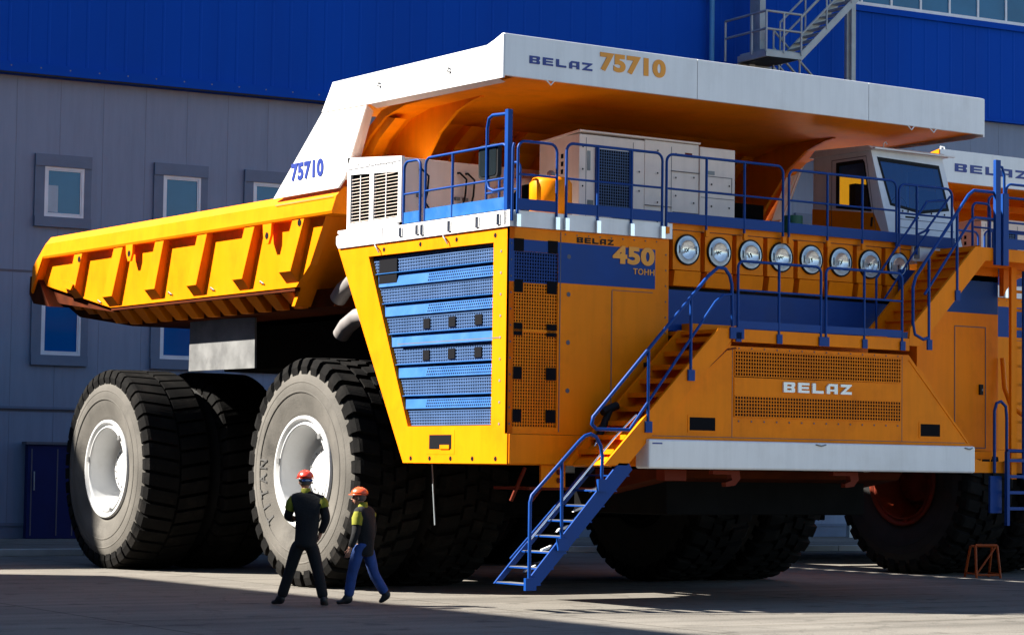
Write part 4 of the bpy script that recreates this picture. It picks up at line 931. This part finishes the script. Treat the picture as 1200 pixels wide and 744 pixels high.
m.box(8.15, 8.45, yf(6.17)-.01, yf(6.17), 6.15, 6.18, 'black')
for x in (8.1, 8.22, 8.75, 9.05): m.lathe([(-.02, .018), (-.02, 0)], (x, yf(6.26)+.0, 6.26), 1, 'black', 8, False)
B('nose_shell', m, cab)
m = MB(); gi = [(a, b-.004, c) for a, b, c in i6]; go = []
cx = sum(q[0] for q in gi)/5; cz = sum(q[2] for q in gi)/5
gin = [(cx+(q[0]-cx)*.93, q[1]-.002+0, cz+(q[2]-cz)*.86) for q in gi]; gin = [(a, yf(c)-.006, c) for a, b, c in gin]
vs = gi+gin; m.add(vs, [(i, (i+1) % 5, 5+(i+1) % 5, 5+i) for i in range(5)], 'black'); B('windshield_seal', m, cab)
m = MB(); m.add([(a, yf(c)-.002, c) for a, b, c in gi], [(0, 1, 2, 3, 4)], 'cabgl'); B('windshield', m, cab)
m = MB(); m.ring([(-5.25, 6.25), (-4.39, 6.37), (-4.39, 7.13), (-5.04, 7.13)], [(-5.18, 6.31), (-4.46, 6.43), (-4.46, 7.07), (-5.08, 7.07)], 0, X0-.008, X0, 'black'); wn_ = B('side_window', m, cab)
m = MB(); m.add([(X0+.02, -5.22, 6.28), (X0+.02, -4.42, 6.40), (X0+.02, -4.42, 7.10), (X0+.02, -5.06, 7.10)], [(0, 1, 2, 3)], 'cabgl'); B('pane', m, wn_); B('side_window', MB().add([(X1-.02, -5.22, 6.28), (X1-.02, -4.42, 6.40), (X1-.02, -4.42, 7.10), (X1-.02, -5.06, 7.10)], [(0, 1, 2, 3)], 'cabgl'), cab)
m = MB(); m.prism([(yf(ZB)+.12, ZB+.005), (ybk+.01, ZB+.005), (ybk, 6.40), (-5.30, 6.22)], 0, X0-.004, X0-.0005, 'yellow'); m.tube([(X0-.02, -5.28, 6.15), (X0-.02, -5.26, 6.0)], .02, 'black', 6); m.ring([(-5.40, ZB+.02), (-4.28, ZB+.02), (-4.28, 7.18), (-5.12, 7.18)], [(-5.39, ZB+.03), (-4.29, ZB+.03), (-4.29, 7.17), (-5.115, 7.17)], 0, X0-.007, X0-.0045, 'seam'); B('door', m, cab, label='orange lower cab door below cream upper part')
m = MB(); m.box(8.3, 8.75, -4.6, -4.1, 5.8, 6.25, 'seat'); m.box(8.3, 8.75, -4.2, -4.05, 6.2, 6.85, 'seat'); m.box(X0+.15, X1-.15, -5.5, -5.15, 5.8, 6.3, 'seat'); m.lathe([(0, .19), (.02, .19)], (8.5, -5.05, 6.38), 1, 'seat', 20); B('driver_seat', m, cab)
# hanging cable
m = MB(); m.tube([(.3, -3.55, 2.03), (.3, -3.6, 1.6), (.3, -3.66, 1.1)], .012, 'galv', 5); B('dangling_cable', m)

# ------------------------------------------------------------------ second truck: a copy with its own lettering
def copy_tree(o, parent=None, skip=()):
    c = o.copy(); C.objects.link(c); c.parent = parent
    for ch in [q for q in bpy.data.objects if q.parent == o]:
        if ch.name.split('.')[0] in skip or ch.name in skip: continue
        copy_tree(ch, c, skip)
    return c
allk = {}
for q in bpy.data.objects:
    if q.parent: allk.setdefault(q.parent.name, []).append(q)
def copy_fast(o, parent=None, skip=()):
    c = o.copy(); C.objects.link(c); c.parent = parent
    for ch in allk.get(o.name, []):
        if ch.name.split('.')[0] in skip: continue
        copy_fast(ch, c, skip)
    return c
T2 = copy_fast(TR, None, ('dump_body', 'maker_lettering', 'number_lettering', 'load_number', 'load_unit', 'raised_letter', 'cab', 'cooler_cabinet', 'side_number_lettering', 'boarding_ladder', 'walkway', 'upper_stair', 'stair_handrail', 'ladder_strut', 'grille_housing', 'bumper', 'crossbeam', 'headlight', 'rail_post', 'side_ladder', 'blue_ladder', 'door_housing', 'side_step_beam', 'dangling_cable'))
for q in [q for q in bpy.data.objects if q.parent == T2 and q.name.split('.')[0] == 'wheel']:
    for c_ in [c for c in bpy.data.objects if c.parent == q]: bpy.data.objects.remove(c_)
    bpy.data.objects.remove(q)
for y in (-4.2, 3.24):
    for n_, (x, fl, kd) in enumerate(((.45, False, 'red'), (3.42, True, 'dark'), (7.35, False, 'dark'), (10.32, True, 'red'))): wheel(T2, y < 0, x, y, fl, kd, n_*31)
T2.location = (13.6, 4.95, 0); T2['label'] = 'orange dump truck mostly hidden behind the other, only its white canopy lettering showing'
m = MB(); m.prism([(-5.3, 5.6), (-5.0, 6.4), (-4.3, 7.0), (-3.2, 7.5), (-5.2, 7.62), (-5.2, 7.66), (-2.6, 7.66), (-2.6, 5.0), (-5.3, 5.0)][2:] and [(-4.6, 5.6), (-4.4, 6.5), (-4.0, 7.1), (-3.4, 7.5), (-3.4, 7.66), (-2.6, 7.66), (-2.6, 5.6)], 0, .05, 9.6, 'yellow')
m.prism([(-5.70, 7.64), (-2.6, 7.64), (-2.6, 7.72), (-5.70, 7.72)], 0, .05, 9.6, 'yellow')
d2 = m.build('dump_body', T2)
m = MB(); m.box(.03, 9.75, -5.76, -5.70, 7.62, 8.25, 'white'); m.box(.03, 9.75, -5.69, -5.2, 8.15, 8.2, 'white'); c2 = m.build('canopy', d2, .006)
m = MB(); m.prism([(-5.755, 7.605), (-5.755, 8.245), (-5.2, 8.13), (-2.7, 8.1), (-2.7, 6.6), (-3.6, 6.7), (-4.4, 7.3), (-5.0, 7.6)], 0, .0, .028, 'yellow'); m.build('side_fascia', c2)
m = MB(); m.tube([(.3, -5.5, 8.24), (.3, -5.5, 8.34), (.4, -5.5, 8.34), (.4, -5.5, 8.24)], .015, 'white', 6); m.build('hook', c2)
logo('maker_lettering', c2, 'logo', .42, 2.42, 7.84, 8.0, -5.762)

# ------------------------------------------------------------------ orange work stands on the ground by the wheels
K['standred'] = mat('orange_red_stand_paint', (.30, .055, .008), .5, spec=.2)
def stand(x, y, rz, lab):
    t = thing('work_stand', lab, 'stand', (x, y, 0), rz)
    m = MB()
    for sx in (-.25, .25): m.tube([(sx, -.22, 0), (sx*.9, -.12, .62)], .025, 'standred', 6)
    m.tube([(-.25, -.2, .06), (.25, -.2, .06)], .022, 'standred', 6); m.tube([(-.22, -.12, .62), (.22, -.12, .62)], .03, 'standred', 6); m.tube([(-.25, -.2, .06), (.2, -.12, .6)], .018, 'standred', 6)
    m.build('sloping_frame', t); m = MB()
    for sx in (-.25, .25): m.tube([(sx, .3, 0), (sx*.9, .1, .60)], .025, 'standred', 6); m.tube([(sx, .24, .08), (sx, -.2, .08)], .02, 'standred', 6)
    m.tube([(-.22, .1, .6), (.22, .1, .6)], .025, 'standred', 6); m.build('upright_frame', t)
stand(14.42, -1.2, R(-20), 'small orange tubular stand on the ground beside the red-hubbed truck wheel')

# ------------------------------------------------------------------ people
def skinned(name, parent, chains, k, sub=2):
    """chains: lists of (a,b,z,r); vertices with equal position are merged"""
    me = bpy.data.meshes.new(name); V = []; Rr = []; E = []
    def vid(p):
        for i, q in enumerate(V):
            if (Vector(q)-Vector(p[:3])).length < 1e-4: return i
        V.append(p[:3]); Rr.append(p[3]); return len(V)-1
    for ch in chains:
        ids = [vid(p) for p in ch]
        E += [(ids[i], ids[i+1]) for i in range(len(ids)-1)]
    me.from_pydata(V, E, []); o = bpy.data.objects.new(name, me); C.objects.link(o)
    md = o.modifiers.new('skin', 'SKIN'); md.use_smooth_shade = True
    sk = me.skin_vertices[0].data if me.skin_vertices else None
    if sk is None:
        bpy.context.view_layer.objects.active = o
    for i, r in enumerate(Rr):
        rr_ = r if isinstance(r, tuple) else (r, r); sk[i].radius = rr_; sk[i].use_root = (i == 0)
    ss = o.modifiers.new('sub', 'SUBSURF'); ss.levels = sub; ss.render_levels = sub
    bpy.context.view_layer.update()
    nm = bpy.data.meshes.new_from_object(o.evaluated_get(bpy.context.evaluated_depsgraph_get())); bpy.data.objects.remove(o)
    nm.materials.clear(); nm.materials.append(K[k])
    for p in nm.polygons: p.use_smooth = True; p.material_index = 0
    q = bpy.data.objects.new(name, nm); C.objects.link(q); q.parent = parent; return q
def ell(m, c, r, k, seg=20, ring=12, cut=None, deform=None):
    vs = []; fs = []
    for i in range(ring+1):
        a = math.pi*i/ring
        for j in range(seg):
            b = 2*math.pi*j/seg; d = Vector((math.sin(a)*math.cos(b), math.sin(a)*math.sin(b), math.cos(a)))
            if cut is not None and d.z < cut: d.z = cut
            p = Vector((d.x*r[0], d.y*r[1], d.z*r[2]))
            if deform: p = deform(p)
            vs.append((c[0]+p.x, c[1]+p.y, c[2]+p.z))
    for i in range(ring):
        for j in range(seg): fs.append((i*seg+j, (i+1)*seg+j, (i+1)*seg+(j+1) % seg, i*seg+(j+1) % seg))
    m.add(vs, fs, k, True)
def head(person, c, face, hk, s=1.0, band=False):
    """c head centre, face = unit 2d direction the person looks along; the head mesh is built facing +y then turned"""
    ang = math.atan2(face[1], face[0])-math.pi/2
    def place(m, name, label=None):
        rot = Matrix.Rotation(ang, 3, 'Z'); m.v = [tuple(rot @ Vector(v)*s+Vector(c)) for v in m.v]; return m.build(name, person, label=label)
    m = MB()
    def df(p):
        if p.z < -.02: p.x *= 1-.35*min(1, (-p.z-.02)/.1); p.y = p.y*(1-.10*min(1, (-p.z-.02)/.1))+.012*min(1, -p.z/.1)
        return p
    ell(m, (0, 0, 0), (.078, .098, .118), 'skin', 24, 16, None, df)
    m.add([(-.016, .088, -.035), (.016, .088, -.035), (0, .125, -.030), (0, .094, .02), (-.018, .088, -.04)], [(0, 1, 2), (0, 2, 3), (1, 3, 2)], 'skin', True)
    for sx in (-1, 1):
        ell(m, (sx*.08, -.005, -.01), (.012, .02, .032), 'skin', 10, 8); ell(m, (sx*.032, .086, .008), (.012, .006, .008), 'hair', 8, 6)
    ell(m, (0, .088, -.062), (.024, .008, .006), 'helmet', 8, 6)
    place(m, 'head')
    m = MB(); ell(m, (0, -.018, .012), (.086, .092, .09), 'hair', 20, 12, -.75); place(m, 'hair')
    m = MB(); ell(m, (0, -.008, .052), (.112, .134, .105), hk, 28, 14, .0)
    m.lathe([(-.004, .118), (-.014, .135), (-.008, .118)], (0, 0, .052), 2, hk, 28)
    vs = []; 
    for j in range(13):
        a = R(20+140*j/12); vs += [(.112*math.cos(a), .122*math.sin(a), .056), (.12*math.cos(a), .175*math.sin(a), .038)]
    m.add(vs, [(2*j, 2*j+1, 2*j+3, 2*j+2) for j in range(12)], hk, True); m.tube([(0, -.10, .112), (0, -.05, .142), (0, .02, .150), (0, .07, .128)], .012, hk, 6)
    if band: m.box(-.07, .07, -.118, -.105, .0, .03, 'jeans'); m.tube([(-.09, -.03, .02), (-.06, -.1, .015), (0, -.118, .015), (.06, -.1, .015), (.09, -.03, .02)], .012, 'curtain', 6)
    place(m, 'hard_hat')
def fingers(base, d, k, m, s=1.0):
    pass
def hand_chains(w_, d, side, curl, s=1.0):
    """w_ wrist point, d unit direction of the hand, side unit vector across the palm (towards the thumb), curl unit vector"""
    w_, d, side, curl = Vector(w_), Vector(d).normalized(), Vector(side).normalized(), Vector(curl).normalized()
    ch = []; palm = w_+d*.05*s; P = lambda v, r: (v.x, v.y, v.z, r)
    ch.append([P(w_, .026*s), P(palm, (.036*s, .02*s))])
    for i, (o, l) in enumerate(((.030, .075), (.010, .085), (-.010, .08), (-.028, .062))):
        b = palm+side*o*s+d*.035*s; t1 = b+d*l*.45*s+curl*.008*s; t2 = b+d*l*.75*s+curl*.03*s
        ch.append([P(palm, (.036*s, .02*s)), P(b, .010*s), P(t1, .009*s), P(t2, .008*s)])
    b = w_+d*.03*s+side*.035*s; ch.append([P(w_, .026*s), P(b, .012*s), P(b+d*.035*s+side*.02*s+curl*.01*s, .009*s), P(b+d*.06*s+side*.02*s+curl*.02*s, .008*s)])
    return ch
def person(label, loc, scale, J, cloth, trouser, hk, face, band):
    """J joints in metres: a right of picture, b away from the camera, z up"""
    p = thing('person', label, 'person', loc, R(-YAW), 'workers in hard hats'); 
    X = lambda n, r: (*J[n], r)
    hip = J['hip']; 
    # body: one continuous figure under the clothes
    body = [[X('hip', (.10, .07)), X('waist', (.09, .07)), X('chest', (.11, .07)), X('neck', .055), (J['head'][0], J['head'][1], J['head'][2]-.06, .05)]]
    for s_ in ('l', 'r'):
        body += [[X('chest', (.11, .07)), X(s_+'sh', .05), X(s_+'el', .042), X(s_+'wr', .028)]]
        body += [[X('hip', (.13, .10)), X(s_+'hp', .07), X(s_+'kn', .05), X(s_+'an', .042)]]
        v = (Vector(J[s_+'wr'])-Vector(J[s_+'el'])).normalized(); sd_ = v.cross(Vector((0, 0, 1))); sd_ = sd_ if sd_.length > .2 else Vector((1, 0, 0))
        body += [[tuple(q) for q in c] for c in hand_chains(J[s_+'wr'], v, Vector((face[0], face[1], 0)).lerp(Vector((0, 0, .5)), .3), sd_*(1 if s_ == 'l' else -1), scale)]
    skinned('body', p, body, 'skin', 1)
    jk = [[(J['jh'][0], J['jh'][1], J['jh'][2]-.06, (.165*scale, .155*scale)), (*J['jh'], (.168*scale, .16*scale)), (J['jh'][0]*.5+J['waist'][0]*.5, 0, J['jh'][2]*.5+J['waist'][2]*.5, (.165*scale, .155*scale)), X('waist', (.175*scale, .135*scale)), X('chest', (.185*scale, .13*scale)), X('neck', (.07, .07))]]
    for s_ in ('l', 'r'):
        w2 = Vector(J[s_+'el']).lerp(Vector(J[s_+'wr']), .93)
        jk += [[X('chest', (.185*scale, .125*scale)), X(s_+'sh', .082*scale), tuple(Vector(J[s_+'sh']).lerp(Vector(J[s_+'el']), .55)+Vector((0, .01, 0)))+(.073*scale,), X(s_+'el', .068*scale), tuple(Vector(J[s_+'el']).lerp(w2, .5))+(.056*scale,), (w2.x, w2.y, w2.z, .052*scale)]]
    skinned('jacket', p, jk, cloth)
    tr2 = [[(*J['jh2'], (.155*scale, .12*scale)), X('hip', (.16*scale, .12*scale))]]
    for s_ in ('l', 'r'):
        an = Vector(J[s_+'an']); kn = Vector(J[s_+'kn']); e_ = kn.lerp(an, .97)
        tr2 += [[X('hip', (.16*scale, .12*scale)), X(s_+'hp', .108*scale), X(s_+'kn', .082*scale), tuple(kn.lerp(e_, .5))+(.080*scale,), (e_.x, e_.y, e_.z, .078*scale)]]
    skinned('trousers', p, tr2, trouser)
    for s_ in ('l', 'r'):
        an = Vector(J[s_+'an']); toe = Vector(J[s_+'toe']); d = (toe-an); dh = Vector((d.x, d.y, 0)).normalized(); heel = an-dh*.05; lift = J.get(s_+'lift', 0)
        mid = heel.lerp(toe, .55)
        skinned('boot', p, [[(an.x, an.y, an.z+.08, .052), (an.x, an.y, an.z, .05), (heel.x, heel.y, toe.z+.045+lift, .045)], [(an.x, an.y, an.z, .05), (mid.x, mid.y, toe.z+.055+lift*.5, (.050, .042)), (toe.x, toe.y, toe.z+.038, (.046, .032))]], 'boot')
    head(p, J['head'], face, hk, 1.0*scale, band)
    # yellow shoulder patches and collar
    m = MB()
    for s_, kf in (('l', .60), ('r', .42 if band else .2)):
        a, b = Vector(J[s_+'sh']), Vector(J[s_+'el']); m.tube([a+(a-b).normalized()*.02+Vector((0, 0, 0)), a.lerp(b, kf*.4), a.lerp(b, kf)], [.062*scale, .088*scale, (.084-.014*kf)*scale], 'hiviz', 16, False)
    nk = Vector(J['neck']); m.lathe([(-.03, .072), (.045, .066), (.05, .058)], (nk.x, nk.y, nk.z), 2, 'hiviz', 18)
    m.build('sleeve_patch', p)
    return p
J1 = dict(hip=(.06, 0, .93), jh=(.07, 0, .86), jh2=(.06, 0, 1.0), waist=(.09, 0, 1.14), chest=(.09, .0, 1.42), neck=(.06, .02, 1.60), head=(.045, .05, 1.745),
          lsh=(-.10, .0, 1.50), lel=(-.20, .05, 1.24), lwr=(-.10, .24, 1.20), rsh=(.28, .0, 1.49), rel=(.36, -.02, 1.22), rwr=(.27, .06, 1.01),
          lhp=(-.03, 0, .88), lkn=(-.15, .06, .48), lan=(-.27, .10, .10), ltoe=(-.40, .20, .0), rhp=(.15, 0, .88), rkn=(.26, -.04, .47), ran=(.345, -.10, .10), rtoe=(.37, .06, .0))
person('taller man in red hard hat and black trousers, legs apart, back turned', (-2.62, -4.72, 0), 1.04, J1, 'cloth', 'cloth', 'helmet', (-.35, .93), True)
J2 = dict(hip=(.02, 0, .86), jh=(.02, 0, .74), jh2=(.02, 0, .9), waist=(.03, 0, 1.02), chest=(.03, 0, 1.25), neck=(.0, 0, 1.41), head=(-.055, .0, 1.525),
          lsh=(-.06, -.11, 1.30), lel=(-.08, -.16, 1.02), lwr=(-.16, -.17, .80), rsh=(.10, .14, 1.30), rel=(.13, .22, 1.06), rwr=(.12, .26, .92),
          lhp=(-.04, -.07, .82), lkn=(-.13, -.08, .45), lan=(-.18, -.08, .10), ltoe=(-.35, -.10, .0), rhp=(.07, .07, .82), rkn=(.17, .06, .44), ran=(.33, .08, .13), rtoe=(.20, .08, .015))
J2['rtoe'] = (.245, .08, .0)
J2['ran'] = (.345, .08, .15); J2['rlift'] = .05
person('shorter man in orange hard hat, dark jacket and blue jeans, walking in profile', (-1.66, -4.80, 0), .95, J2, 'cloth', 'jeans', 'helmet2', (-.97, .2), False)
